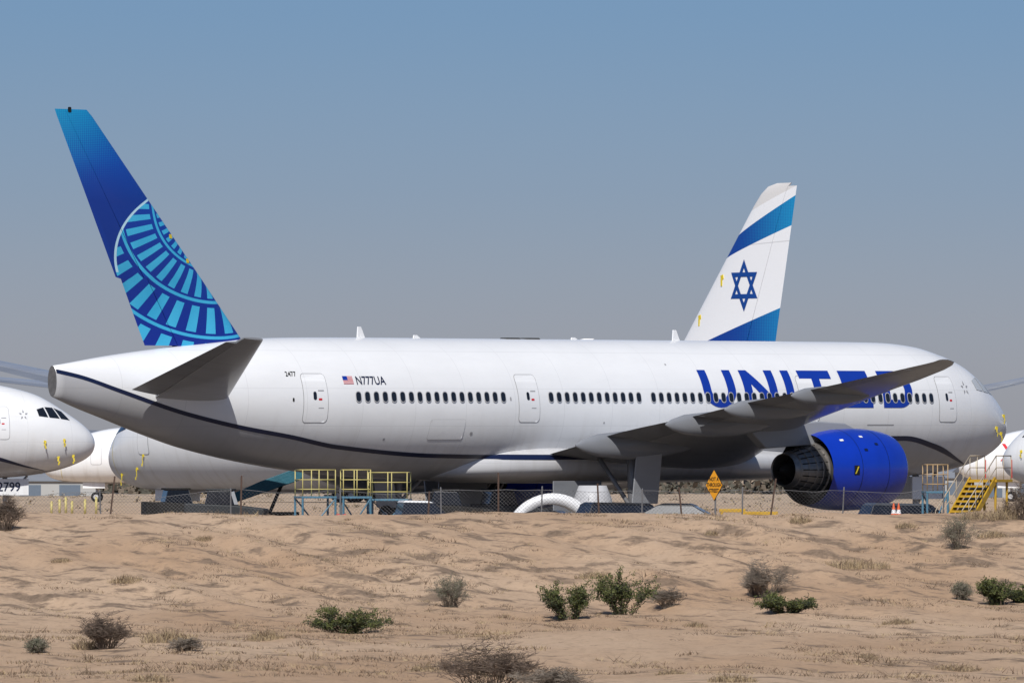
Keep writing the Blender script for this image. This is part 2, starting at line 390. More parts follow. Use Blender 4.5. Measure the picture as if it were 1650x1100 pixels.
def build_engine(parent, side, wfn=W):
    cy = side * 9.6; cz = 2.9; x0 = 37.6
    out = [(0, 1.56), (.5, 1.68), (1.4, 1.79), (2.6, 1.83), (3.8, 1.80), (4.7, 1.70), (5.1, 1.60)]
    lip = [(5.1, 1.60), (5.26, 1.5), (5.2, 1.4), (4.95, 1.36)]
    inn = [(4.95, 1.36), (4.2, 1.42), (2.5, 1.45), (1, 1.5), (.03, 1.53), (0, 1.56)]
    V, Fc = revolve(out, x0, cy, cz, 56); e = mk("engine", V, Fc, M_cowl, parent); fixn(e)
    e["label"] = "blue engine cowling with worn bare metal exhaust"
    V, Fc = revolve(lip, x0, cy, cz, 56); fixn(mk("inlet_lip", V, Fc, M_metal, e))
    V, Fc = revolve(inn, x0, cy, cz, 56); mk("duct_liner", V, Fc, M_darkmetal, e)
    V, Fc = revolve([(2.6, 1.48), (2.55, .02)], x0, cy, cz, 40); mk("fan", V, Fc, M_darkmetal, e)
    core = [(2.4, 1.3), (.9, 1.3), (.2, 1.22), (.18, 1.14), (-.1, 1.12), (-.12, 1.08), (-.45, 1.03), (-.47, .98), (-.85, .93), (-.87, .88), (-1.25, .82), (-1.27, .78), (-1.6, .72), (-1.55, .67), (-.6, .76)]
    V, Fc = revolve(core, x0, cy, cz, 40); o = mk("exhaust_nozzle", V, Fc, M_metal, e)
    es = o.modifiers.new("es", 'EDGE_SPLIT'); es.split_angle = math.radians(25)
    V, Fc = revolve([(-.6, .75), (-.8, .42), (-1.5, .26), (-1.9, .05)], x0, cy, cz, 30); mk("exhaust_plug", V, Fc, M_darkmetal, e)
    b = MB()
    for i in range(20):
        a = 2 * math.pi * i / 20
        b.cyl((x0 + .15, cy + 1.14 * math.cos(a), cz + 1.14 * math.sin(a)), (x0 - 1.2, cy + .83 * math.cos(a), cz + .83 * math.sin(a)), .025, n=5)
    b.obj("nozzle_ribs", M_darkmetal, e, True)
    b = MB()
    for xs in (1.75, 3.6):
        r = pchip(out)(xs) + .004
        V, Fc = revolve([(xs - .015, r), (xs + .015, r)], x0, cy, cz, 56); b.add(V, Fc)
    b.obj("cowl_seam", M_navy, e, True)
    def cm(a, t):
        r = pchip(out)(a) + .012; return (x0 + a, cy + side * r * math.cos(t / 1.8), cz + r * math.sin(t / 1.8))
    decal("warning_placard", [rrect(1.35, -.02, .34, .42, .03), ], M_black, e, cm, .1)
    decal("warning_mark", [[(1.22, -.18), (1.30, -.18), (1.48, .14), (1.40, .14)]], M_tape, e, lambda a, t: tuple(Vector(cm(a, t)) + Vector((0, side * .006, 0))), .1)
    for a, t in ((1.0, 1.5), (2.4, 1.65), (3.1, 1.2), (2.2, .9)):
        decal("cowl_vent", [rrect(a, t, .22, .12, .02)], M_white if t > 1.4 else M_navy, e, cm, .1)
    b = MB(); s1 = wfn(9.6); zt = s1[2] - .1
    prof = [(x0 + 3.2, cz + 1.78), (x0 + 2.4, cz + 2.05), (x0 + .6, zt + .2), (x0 - 1.2, zt + .1), (x0 - 4.5, s1[4] - .1), (x0 - 3.0, zt - 1.0), (x0 - 1.6, cz + 1.02), (x0 + .2, cz + 1.1), (x0 + 1.5, cz + 1.4)]
    b.prism(prof, cy - .24, cy + .24); b.obj("pylon", M_wing, e, False, .05)
    b = MB(); b.prism([(x0 + 2.6, 0), (x0 + 3.8, 0), (x0 + 2.7, .35)], -.015, .015)
    for i, v in enumerate(b.v):
        r = 1.80 + v[2]; b.v[i] = (v[0], cy - side * r * math.cos(.8), cz + r * math.sin(.8) + v[1])
    b.obj("strake", M_cowl, e)
for side in (-1, 1): build_wing(air, W, side, M_wing, M_wing2); build_engine(air, side)
def wheel_geo(b, c, r, w):
    b.cyl((c[0], c[1] - w / 2, c[2]), (c[0], c[1] + w / 2, c[2]), r, n=20, mi=0)
    b.cyl((c[0], c[1] - w / 2 - .01, c[2]), (c[0], c[1] + w / 2 + .01, c[2]), r * .5, n=14, mi=1)
M_strut = mat("strut_grey", (.22, .22, .23), .5, .2)
def main_gear(parent, side, p0, lat, zb, top, n=3):
    b = MB(); b.cyl((p0, side * lat, zb + .7), (p0, side * lat, top), .2, .26, 12); b.cyl((p0, side * lat, top - .5), (p0 + 2.4, side * (lat - 1.5), top - .1), .11)
    b.cyl((p0 - .2, side * lat, 1.5 + zb), (p0, side * (lat - 2.6), top), .1); b.cyl((p0 - 1.6, side * lat, zb + .68), (p0 + 1.6, side * lat, zb + .68), .13)
    g = b.obj("main_landing_gear", M_strut, parent, True)
    for i in range(n):
        for s in (-1, 1):
            w = MB(); wheel_geo(w, (p0 + (i - 1) * 1.45, side * lat + s * .55, zb + .66), .66, .48); w.obj("wheel", [M_black, M_frame], g)
    d = MB(); R = Matrix.Rotation(side * -.12, 3, 'X'); d.box((p0 + .1, side * (lat + .75), (top + zb) / 2 + .55), (1.7, .06, 2.3), R=R); d.obj("gear_door", M_wing, g, False, .02)
    d = MB(); d.box((p0 - 1.3, side * (lat - 2.1), 1.75), (3.2, .06, 1.4)); d.obj("gear_door", M_wing2, g, False, .02)
for side in (-1, 1): main_gear(air, side, 30.6, 5.5, -.14, 4.2)
def nose_gear(parent, p0, zb, top):
    b = MB(); b.cyl((p0, 0, zb + .5), (p0, 0, top), .13, .16, 12); b.cyl((p0, 0, 1.4 + zb), (p0 + 1.5, 0, top), .08); b.cyl((p0, -.4, zb + .54), (p0, .4, zb + .54), .09)
    g = b.obj("nose_landing_gear", M_frame, parent, True)
    for s in (-1, 1):
        w = MB(); wheel_geo(w, (p0, s * .38, zb + .54), .54, .36); w.obj("wheel", [M_black, M_frame], g)
        d = MB(); d.box((p0 + .2, s * .62, 1.98), (2.4, .05, 1.05)); d.obj("gear_door", M_white, g, False, .02)
    return g
ng = nose_gear(air, 56.9, -.27, 2.7)
for p, h in ((19.0, .5), (22.6, .16), (39.9, .5), (33, .12)):
    b = MB(); zt = B.top(p) - .03; b.prism([(p - .25, zt), (p + .25, zt), (p - .02, zt + h), (p - .2, zt + h)], -.03, .03); b.obj("antenna", M_white, air)
for i in range(2):
    b = MB(); zt = B.top(29.5); b.prism([(28.2 + i * 1.3, zt - .02), (29.2 + i * 1.3, zt - .02), (29.1 + i * 1.3, zt + .05), (28.3 + i * 1.3, zt + .05)], -.2, .2)
    b.obj("antenna", M_darkmetal, air)
def fus_place(o, p, z, side, off):
    n = B.normal(p, z); n.y *= side; X = Vector((1, 0, 0)); X = (X - n * X.dot(n)).normalized(); Y = -n
    Z = X.cross(Y)
    M = Matrix((X, Y, Z)).transposed().to_4x4(); M.translation = B.pt(p, z, side, off); o.matrix_local = M
def window_mesh():
    V = []; Fc = []; mi = []
    a = rrect(0, 0, .35, .49, .15, 4); c = rrect(0, 0, .285, .42, .125, 4); n = len(a)
    for x, z in a: V.append((x, 0, z))
    for x, z in c: V.append((x, -.004, z))
    for i in range(n): k = (i + 1) % n; Fc.append((i, k, n + k, n + i)); mi.append(1)
    Fc.append(tuple(range(n, 2 * n))); mi.append(0)
    me = bpy.data.meshes.new("window"); me.from_pydata(V, [], Fc); me.materials.append(M_glass); me.materials.append(M_frame); me.polygons.foreach_set("material_index", mi); me.update(); return me
wmesh = window_mesh(); ZW = 6.13
for a, bq in [(15.75, 24.9), (27.95, 34.15), (34.8, 44.6), (46.9, 54.7)]:
    p = a
    while p < bq:
        o = bpy.data.objects.new("window", wmesh); link(o, air); fus_place(o, p, ZW, -1, .022); p += .533
fm = lambda off, side=-1, BB=B: (lambda p, z: BB.pt(p, z, side, off))
for pd in (13.3, 26.5, 45.6, 55.65):
    zc = 6.07; w = 1.34
    d = decal("door", [rrect(pd, zc, w + .06, 2.12, .2)], M_outline, air, fm(.008), .18)
    decal("door_panel", [rrect(pd, zc, w, 2.06, .17)], M_white, d, fm(.014), .18)
    decal("window", [rrect(pd - .05, zc + .1, .19, .36, .09)], M_glass, d, fm(.022), .1)
    decal("handle", [rrect(pd + .24, zc - .05, .2, .09, .03)], M_red, d, fm(.022), .1)
    decal("door_placard", [rrect(pd + .3, zc + .32, .34, .05, .02)], M_outline, d, fm(.022), .1)
    decal("door_placard", [rrect(pd + .28, zc - .42, .3, .03, .01)], M_outline, d, fm(.022), .1)
decal("sensor_port", [rrect(12.05, 6.0, .1, .16, .04)], M_black, air, fm(.014), .1)
d = decal("cargo_door", [rrect(21.3, 4.72, 2.24, .89, .12)], M_faint, air, fm(.008), .15)
decal("door_panel", [rrect(21.3, 4.72, 2.2, .85, .1)], M_white, d, fm(.014), .15)
for pc, zc, w, h in ((25.3, 6.05, .1, .16), (22.9, 4.55, .16, .12), (50.7, 4.9, 1.9, .04), (43.2, 4.8, .5, .4), (17.6, 4.3, .12, .1), (31.5, 5.0, .1, .08), (36.4, 7.6, .1, .07)):
    decal("access_panel", [rrect(pc, zc, w, h, min(w, h) * .3)], M_outline, air, fm(.009), .15)
decal("registration_lettering", shift(text_polys("N777UA", .50, .012), 15.75, 6.66, .98, 1), M_navy, air, fm(.016), .15)
decal("number_lettering", shift(text_polys("2477", .29), 11.8, 7.0, 1.05, 1), M_black, air, fm(.016), .15)
f0 = 15.0
decal("flag", [[(f0, 6.68), (f0 + .6, 6.68), (f0 + .6, 7.0), (f0, 7.0)]], M_white, air, fm(.010), .1)
decal("flag_stripes", [[(f0, 6.68 + .05 * i), (f0 + .6, 6.68 + .05 * i), (f0 + .6, 6.705 + .05 * i), (f0, 6.705 + .05 * i)] for i in range(7)], M_red, air, fm(.015), .2)
decal("flag_canton", [[(f0, 6.84), (f0 + .28, 6.84), (f0 + .28, 7.01), (f0, 7.01)]], M_blue, air, fm(.021), .2)
def arc(cx, cy, rx, ry, a0, a1, n=12): return [(cx + rx * math.cos(math.radians(a0 + (a1 - a0) * i / n)), cy + ry * math.sin(math.radians(a0 + (a1 - a0) * i / n))) for i in range(n + 1)]
H = 1.68; sw = .56; sh = .37
def L_U(w):
    r = w / 2; return [[(0, H)] + arc(r, .8, r, .8, 180, 360, 16) + [(w, H), (w - sw, H)] + arc(r, .8, r - sw, .8 - sh, 360, 180, 16) + [(sw, H)]]
def L_N(w): return [[(0, 0), (0, H), (sw * .95, H), (w - sw, .62), (w - sw, H), (w, H), (w, 0), (w - sw * .95, 0), (sw, H - .62), (sw, 0)]]
def L_I(w): return [[(0, 0), (sw, 0), (sw, H), (0, H)]]
def L_T(w): return [[(0, H - sh), (w, H - sh), (w, H), (0, H)], [(w / 2 - sw / 2, 0), (w / 2 + sw / 2, 0), (w / 2 + sw / 2, H - sh), (w / 2 - sw / 2, H - sh)]]
def L_E(w): return [[(0, 0), (w, 0), (w, sh), (sw, sh), (sw, H / 2 - sh / 2), (w * .93, H / 2 - sh / 2), (w * .93, H / 2 + sh / 2), (sw, H / 2 + sh / 2), (sw, H - sh), (w, H - sh), (w, H), (0, H)]]
def L_D(w):
    return [[(0, 0), (sw, 0), (sw, H), (0, H)], [(sw, H)] + [(x, y) for x, y in arc(w - .95, H / 2, .95, H / 2, 90, -90, 16)] + [(sw, 0), (sw, sh)] + arc(w - .95, H / 2, .95 - sw, H / 2 - sh, -90, 90, 16) + [(sw, H - sh)]]
pos = [(L_U, 38.3, 2.25), (L_N, 41.15, 2.3), (L_I, 44.05, .5), (L_T, 45.2, 2.25), (L_E, 48.1, 2.0), (L_D, 50.85, 2.2)]
polys = []
for fn_, x, w in pos: polys += shift(fn_(w), x, 5.68)
decal("airline_lettering", polys, M_blue, air, fm(.016), .16)
panes = [[(60.8, 6.25), (60.1, 6.35), (59.7, 7.05), (60.3, 6.82)], [(60.0, 6.36), (59.22, 6.43), (58.98, 7.1), (59.6, 7.06)], [(59.12, 6.44), (58.45, 6.52), (58.35, 6.95), (58.88, 7.08)]]
def cockpit(parent, BB, panes, m):
    for side in (-1, 1):
        for pn in panes: decal("cockpit_window", [pn], m, parent, fm(.015, side, BB), .15)
cockpit(air, B, panes, M_cover)
def star_polys(cx, cz, r):
    out = []
    for i in range(5):
        a = math.radians(90 + 72 * i)
        out.append([(cx + r * .95 * math.cos(a + d) * k, cz + r * .95 * math.sin(a + d) * k) for d, k in ((0, 1), (.34, .52), (0, .38), (-.34, .52))])
    return out
M_lgrey = mat("emblem_grey", (.30, .30, .32), .5)
decal("alliance_emblem", star_polys(57.35, 6.6, .36), M_lgrey, air, fm(.015), .1)
def ribbon(parent, BB, p, z, side, l=.38, w=.06, patch=True, m=M_tape):
    b = MB(); c = BB.pt(p, z, side, .02); n = BB.normal(p, z); n.y *= side
    for i in range(4):
        a = c + n * (.03 + .015 * i) + Vector((.04 * math.sin(i * 2.1 + p), 0, -l * i / 4)); b.box(a + Vector((0, 0, -l / 8)), (w, .02, l / 4 * 1.05), R=Matrix.Rotation(.3 * math.sin(i + z), 3, 'Z'))
    if patch: b.box(c + n * .01, (.15, .04, .14), R=Matrix.Rotation(.2, 3, 'Y'))
    return b.obj("warning_ribbon", m, parent)
for p, z in ((61.3, 5.3), (60.9, 4.5), (60.2, 4.75)): ribbon(air, B, p, z, -1)

# ================================================================== OTHER AIRLINERS
B7 = Body(62.8,
    [(0, 6.7, 6.0, .2), (4, 7.25, 4.7, .9), (8, 7.6, 3.6, 1.6), (13, 7.88, 2.7, 2.3), (18, 7.95, 2.15, 2.7), (23, 7.95, 1.95, 2.88)],
    [(0, 3.62, 3.60, .002), (.06, 3.9, 3.3, .3), (.2, 4.2, 3.05, .6), (.5, 4.58, 2.78, .98), (1, 5.08, 2.5, 1.38), (2, 5.8, 2.22, 1.88), (3, 6.4, 2.08, 2.2), (4, 6.9, 2.0, 2.42), (6, 7.5, 1.94, 2.7), (8, 7.82, 1.92, 2.84), (11, 7.95, 1.92, 2.88)],
    [(0, 5.5), (15, 2.3), (50, 2.1), (62, 2.1)])
def flag_fin():
    m, nt, b = principled("flag_fin_paint"); q = NB(nt); x, y, z, o = q.xyz()
    U = q.m('SUBTRACT', 1232., q.m('MULTIPLY', q.m('SUBTRACT', x, 5.89), 19.9))
    Vv = q.m('SUBTRACT', 765., q.m('MULTIPLY', q.m('SUBTRACT', z, 2.85), 32.8))
    up = q.m('SUBTRACT', 370., q.m('MULTIPLY', q.m('SUBTRACT', U, 1205.), .688)); lo = q.m('SUBTRACT', 410., q.m('MULTIPLY', q.m('SUBTRACT', U, 1184.), .489))
    b1 = q.m('MULTIPLY', q.m('GREATER_THAN', Vv, up), q.m('LESS_THAN', Vv, lo))
    b2 = q.m('GREATER_THAN', Vv, q.m('SUBTRACT', 545., q.m('MULTIPLY', q.m('SUBTRACT', U, 1155.), .47)))
    f = q.m('MAXIMUM', b1, b2)
    dots = q.m('MULTIPLY', q.m('SINE', q.m('MULTIPLY', q.m('ADD', U, Vv), 1.3)), q.m('SINE', q.m('MULTIPLY', q.m('SUBTRACT', U, Vv), 1.3)))
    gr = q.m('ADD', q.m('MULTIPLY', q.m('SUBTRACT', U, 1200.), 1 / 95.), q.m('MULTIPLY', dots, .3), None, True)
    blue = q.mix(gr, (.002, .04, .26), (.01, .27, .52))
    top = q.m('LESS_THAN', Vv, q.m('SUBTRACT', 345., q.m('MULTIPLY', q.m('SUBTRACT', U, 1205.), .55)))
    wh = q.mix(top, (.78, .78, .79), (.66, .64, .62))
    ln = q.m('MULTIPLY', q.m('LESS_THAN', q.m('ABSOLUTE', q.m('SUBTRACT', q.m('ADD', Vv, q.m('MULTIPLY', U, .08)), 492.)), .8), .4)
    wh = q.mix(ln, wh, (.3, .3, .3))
    nt.links.new(q.mix(f, wh, blue), b.inputs["Base Color"]); b.inputs["Roughness"].default_value = .4; return m
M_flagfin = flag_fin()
f7 = [(6.9, 15.2, 5.5, .09), (7.6, 14.0, 5.42, .09), (9.45, 12.4, 5.0, .09), (13, 9.34, 4.2, .09), (16.0, 6.75, 3.53, .085), (16.6, 6.15, 3.4, .08), (16.95, 5.6, 3.32, .07), (17.1, 4.9, 3.28, .05)]
w7 = [(1.5, 41, 2.7, 27, 2.9, .12), (2.9, 40, 2.85, 27.2, 3.0, .12), (9, 35.6, 3.9, 27.2, 4.0, .10), (20, 28.4, 5.7, 23.6, 5.75, .09), (27, 23.5, 7.3, 20.6, 7.35, .08), (29.9, 20.4, 8.1, 18.4, 8.12, .07), (30.45, 19, 8.2, 18.0, 8.2, .05)]
W7 = sampler(w7)
n7 = lambda n: 62.8 - n
panes7 = [[(n7(1.85), 4.98), (n7(2.75), 5.1), (n7(3.1), 5.8), (n7(2.3), 5.5)], [(n7(2.85), 5.12), (n7(4.0), 5.3), (n7(3.9), 5.85), (n7(3.25), 5.85)]]
def airliner7(loc, ang, label, finmat):
    a = thing("airliner", label, "airplane", loc, ang, "airliners stored on the desert apron")
    B7.mesh("fuselage", a, [M_white, M_grey, M_metal])
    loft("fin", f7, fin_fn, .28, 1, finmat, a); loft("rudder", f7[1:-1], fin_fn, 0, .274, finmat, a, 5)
    for side in (-1, 1):
        build_wing(a, W7, side, M_wing, M_wing2)
        loft("horizontal_stabiliser", [(.6, 9, 6.1, 3.8, 6.2, .1), (9.6, 2.6, 7.3, .8, 7.35, .08)], wing_fn(side), 0, 1, M_wing, a)
        main_gear(a, side, 30, 4.9, 0, 3.6, 2)
    cockpit(a, B7, panes7, M_glass); nose_gear(a, 57, 0, 2.2)
    for pd in (10, 25, 44, 56.5):
        d = decal("door", [rrect(pd, 4.95, 1.2, 2.05, .2)], M_outline, a, fm(.008, 1, B7), .2); decal("door_panel", [rrect(pd, 4.95, 1.12, 1.97, .17)], M_white, d, fm(.016, 1, B7), .2)
    decal("tape_line", [[(n7(2.35), 2.5), (n7(2.35) + .04, 2.5), (n7(2.35) + .04, 5.3), (n7(2.35), 5.3)]], M_tape, a, fm(.015, 1, B7), .15)
    for p, z in ((n7(6.2), 3.9), (n7(5.0), 3.2), (n7(2.8), 2.9)): ribbon(a, B7, p, z, 1, .55, .08)
    return a
ANG7 = math.atan2(.807, -.59)
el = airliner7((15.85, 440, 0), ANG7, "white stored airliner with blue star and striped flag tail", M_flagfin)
FS7 = lin(f7)
def uv7(u, v): return (5.89 + (1232 - u) / 19.9, 2.85 + (765 - v) / 32.8)
cu, cv, ry, rx = 1205, 460, 43, 23
tri = []
for s in (1, -1):
    pts = [(cu + rx * math.sin(math.radians(120 * i)), cv - s * ry * math.cos(math.radians(120 * i)) * .98) for i in range(3)]
    inn = [(cu + (u - cu) * .66, cv + (v - cv) * .66) for u, v in pts]
    for i in range(3):
        j = (i + 1) % 3; tri.append([uv7(*q_) for q_ in (pts[i], pts[j], inn[j], inn[i])])
M_star = mat("star_blue_paint", (.003, .05, .25), .4, 0, .2, 1)
decal("star_emblem", tri[:3], M_star, el, fin_pt(FS7, 1, .015), .3)
decal("star_emblem", tri[3:], M_star, el, fin_pt(FS7, 1, .02), .3)
for u, v in ((1170, 446), (1134, 510)):
    p, z = uv7(u, v); b = MB(); b.box((p, .2, z), (.2, .1, .22), R=Matrix.Rotation(.3, 3, 'Y')); b.box((p + .02, .26, z - .25), (.1, .04, .35)); b.obj("warning_ribbon", M_tape, el)
b = MB(); b.prism([(13.4, 7.85), (17.3, 7.85), (16.3, 8.15), (14, 8.2)], -.4, .4); b.obj("dorsal_fairing", M_white, el, False, .1)
def copy_tree(src, skipn, **kw):
    new = src.copy(); COL.objects.link(new); mp = {src: new}
    for ch in list(src.children_recursive):
        if ch.name.split(".")[0] in skipn: continue
        if ch.parent not in mp: continue
        c = ch.copy(); c.parent = mp[ch.parent]; COL.objects.link(c); mp[ch] = c
    for k, v in kw.items(): new[k] = v
    return new, mp
A, mpA = copy_tree(air, {"registration_lettering", "number_lettering", "cockpit_window", "warning_ribbon", "tape_patch"}, label="white parked airliner nose with yellow ribbons and gear door number")
angA = math.radians(20); dA = 585; XN = (163 - 825) / F * dA
A.rotation_euler = (0, 0, angA); A.location = (XN - .45 - 62.9 * math.cos(angA), dA - 62.9 * math.sin(angA), .1)
cockpit(A, B, panes, M_glass)
for p, z in ((60.2, 5.0), (59.9, 3.9), (61.0, 4.0), (58.8, 4.9)): ribbon(A, B, p, z, -1, .45, .1)
decal("gear_door_number", shift(text_polys("2799", .82), 56.2, 1.72, .95, 1), M_navy, A, lambda a, z: (a, -.66, z), .5)
white_fin = paint("white_fin_paint", (.78, .78, .78), .1, False)
Dm, mpD = copy_tree(el, {"star_emblem", "warning_ribbon"}, label="white parked airliner with rounded nose and long grey wing")
def swap(o, m): 
    for s in o.material_slots: s.link = 'OBJECT'; s.material = m
def place_nose(ob, u, d, ang):
    X = (u - 825) / F * d; ob.rotation_euler = (0, 0, ang); ob.location = (X - 62.8 * math.cos(ang), d - 62.8 * math.sin(ang), 0)
for o in mpD.values():
    if o.name.split(".")[0] in ("fin", "rudder"): swap(o, white_fin)
place_nose(Dm, 1617, 520, math.radians(152))
ribbon(Dm, B7, n7(2), 4.2, 1)
Cc, mpC = copy_tree(Dm, {"warning_ribbon", "cockpit_window"}, label="distant white airliner standing side-on on the apron"); place_nose(Cc, 70, 960, math.radians(170))
Ee, mpE = copy_tree(Dm, {"warning_ribbon", "cockpit_window"}, label="distant white airliner with red letter on its side"); place_nose(Ee, 1545, 980, math.radians(165))
decal("red_lettering", shift(text_polys("X", 2.6), 0, 0, -1, 1), M_red, Ee, lambda a, z: B7.pt(62.8 - 3.2 - 2.0 + a, 4.4 + z * 1.0, 1, .03), .3)

# ================================================================== TERRAIN
prof = pchip([(-500, -1.3), (60, -1.25), (150, -1.22), (185, -1.28), (205, -1.22), (219, -1.02), (226, -1.06), (236, -1.66), (248, -1.66), (258, -1.44), (264, -1.28), (270, -1.02), (278, -.35), (286, .45), (293, 1.08), (298, 1.44), (301, 1.53), (306, 1.5), (318, 1.1), (335, .3), (350, 0), (400, 0), (30000, 0)])
def sm(a, b, x): t = max(0, min(1, (x - a) / (b - a))); return t * t * (3 - 2 * t)
def gz(x, y):
    wob = 3.5 * noise.noise(Vector((x * .05, 1.7, 0))) + (x * .05 if y < 250 else 0)
    base = prof(y + wob * (1 - sm(288, 300, y)))
    if y > 360: return base
    rough = 1 - sm(320, 350, y)
    rill = noise.noise(Vector(((x + .35 * y) * .5, y * .05, 3)))
    bank = sm(258, 272, y) * (1 - sm(292, 301, y))
    z = base + rough * (.10 * noise.noise(Vector((x * .35, y * .12, 0))) + .07 * noise.noise(Vector((x * 1.1, y * .45, 5))) + .04 * noise.noise(Vector(((x + .5 * y) * 1.4, y * .7, 9))))
    z += bank * (.28 * rill + .18 * noise.noise(Vector(((x + .45 * y) * 1.1, y * .12, 8))))
    z += (1 - sm(225, 262, y)) * .24 * noise.noise(Vector((x * .12, y * .05, 12))) * rough
    return z
xs = [-9000, -4000, -1800, -900, -450, -250, -150, -100, -75, -60, -50, -42, -36, -32]
xs = xs + [-29 + .18 * i for i in range(int(58 / .18) + 1)] + [-x for x in reversed(xs)]
ys = [-600, -300, -100, 0, 60, 100, 130, 150, 165, 175] + [180 + .36 * i for i in range(int(130 / .36))] + [312, 316, 320, 325, 330, 335, 340, 346, 352, 370, 400, 450, 520, 600, 700, 850, 1050, 1400, 2000, 3200, 5500, 9000, 15000, 26000]
V = [(x, y, gz(x, y)) for y in ys for x in xs]; nx = len(xs)
Fc = [(j * nx + i, j * nx + i + 1, (j + 1) * nx + i + 1, (j + 1) * nx + i) for j in range(len(ys) - 1) for i in range(nx - 1)]
def sand():
    m, nt, b = principled("desert_sand"); q = NB(nt); x, y, z, o = q.xyz()
    def nz(vec, sc, det=4, ro=.55):
        n = nt.nodes.new("ShaderNodeTexNoise"); n.inputs["Scale"].default_value = sc; n.inputs["Detail"].default_value = det; n.inputs["Roughness"].default_value = ro
        nt.links.new(vec, n.inputs[0]); return n.outputs["Fac"]
    def comb(a, c, k=0.):
        n = nt.nodes.new("ShaderNodeCombineXYZ"); nt.links.new(a, n.inputs[0]); nt.links.new(c, n.inputs[1]); n.inputs[2].default_value = k; return n.outputs[0]
    def ramp(v, lo, k): return q.m('MULTIPLY', q.m('SUBTRACT', v, lo), k, None, True)
    big = nz(comb(q.m('MULTIPLY', x, .10), q.m('MULTIPLY', y, .045)), 1, 5)
    c = q.mix(ramp(big, .38, 4), (.45, .30, .19), (.55, .395, .27))
    fine = nz(comb(q.m('MULTIPLY', x, 3.), q.m('MULTIPLY', y, 1.2)), 1, 8, .7)
    c = q.mix(ramp(fine, .50, 4), c, (.38, .262, .175))
    near = q.m('SUBTRACT', 1., ramp(y, 330., 1 / 40.))
    onb = q.m('MULTIPLY', ramp(y, 262., 1 / 10.), q.m('SUBTRACT', 1., ramp(y, 295., 1 / 6.)))
    # wind-gathered litter in short dashes slanting down the bank, thicker in broad zones
    sh2 = q.m('ADD', x, q.m('MULTIPLY', y, .5))
    zone = nz(comb(q.m('MULTIPLY', x, .16), q.m('MULTIPLY', y, .08), 2.), 1, 3)
    brk = nz(comb(q.m('MULTIPLY', sh2, .85), q.m('MULTIPLY', y, .42), 4.), 1, 9, .66)
    th = q.m('SUBTRACT', .665, q.m('ADD', q.m('MULTIPLY', zone, .22), q.m('MULTIPLY', onb, .045)))
    mk_ = q.m('MULTIPLY', ramp(brk, th, 13), near)
    lit = q.mix(ramp(fine, .42, 5), (.235, .17, .12), (.125, .092, .066))
    c = q.mix(q.m('MULTIPLY', mk_, .82), c, lit)
    brk2 = nz(comb(q.m('MULTIPLY', sh2, 3.2), q.m('MULTIPLY', y, 1.4), 9.), 1, 6, .7)
    c = q.mix(q.m('MULTIPLY', q.m('MULTIPLY', ramp(brk2, .57, 12), near), .6), c, (.19, .138, .095))
    far = ramp(y, 500., 1 / 500.)
    fn_ = nz(comb(q.m('MULTIPLY', x, .12), q.m('MULTIPLY', y, .012)), 1, 4)
    fc = q.mix(ramp(fn_, .48, 5), (.46, .35, .25), (.36, .275, .195))
    c = q.mix(far, c, fc)
    apron = q.m('MULTIPLY', ramp(y, 325., 1 / 20.), q.m('SUBTRACT', 1., ramp(y, 560., 1 / 80.)))
    c = q.mix(apron, c, (.19, .155, .125))  # hidden ground under the airliners darkened to cut light bounced onto their undersides
    nt.links.new(c, b.inputs["Base Color"]); b.inputs["Roughness"].default_value = .95; b.inputs["Specular IOR Level"].default_value = .15
    bn = nz(o, 4, 8, .75); bp = nt.nodes.new("ShaderNodeBump"); bp.inputs["Strength"].default_value = .9; bp.inputs["Distance"].default_value = .12
    nt.links.new(bn, bp.inputs["Height"]); nt.links.new(bp.outputs[0], b.inputs["Normal"])
    return m
g = mk("ground", V, Fc, sand(), None, True); g["kind"] = "structure"
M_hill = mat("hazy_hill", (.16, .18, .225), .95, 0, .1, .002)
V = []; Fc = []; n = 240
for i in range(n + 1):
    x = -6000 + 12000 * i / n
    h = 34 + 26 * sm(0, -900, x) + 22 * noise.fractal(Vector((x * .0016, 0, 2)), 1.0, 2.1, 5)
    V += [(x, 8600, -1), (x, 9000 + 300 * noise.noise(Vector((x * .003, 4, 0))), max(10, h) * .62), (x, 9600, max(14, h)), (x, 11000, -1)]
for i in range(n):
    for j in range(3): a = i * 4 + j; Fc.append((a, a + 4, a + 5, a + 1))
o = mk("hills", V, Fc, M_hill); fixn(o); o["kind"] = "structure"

def ray_ground(u, v):
    y = 160.0
    while y < 1500:
        x = (u - 825) / F * y; z = CAMZ + (HZ - v) / F * y
        if gz(x, y) >= z: return Vector((x, y, gz(x, y)))
        y += .25 if y < 320 else 2
    return Vector(((u - 825) / F * 1500, 1500, 0))
def at(u, d): return Vector(((u - 825) / F * d, d, gz((u - 825) / F * d, d)))

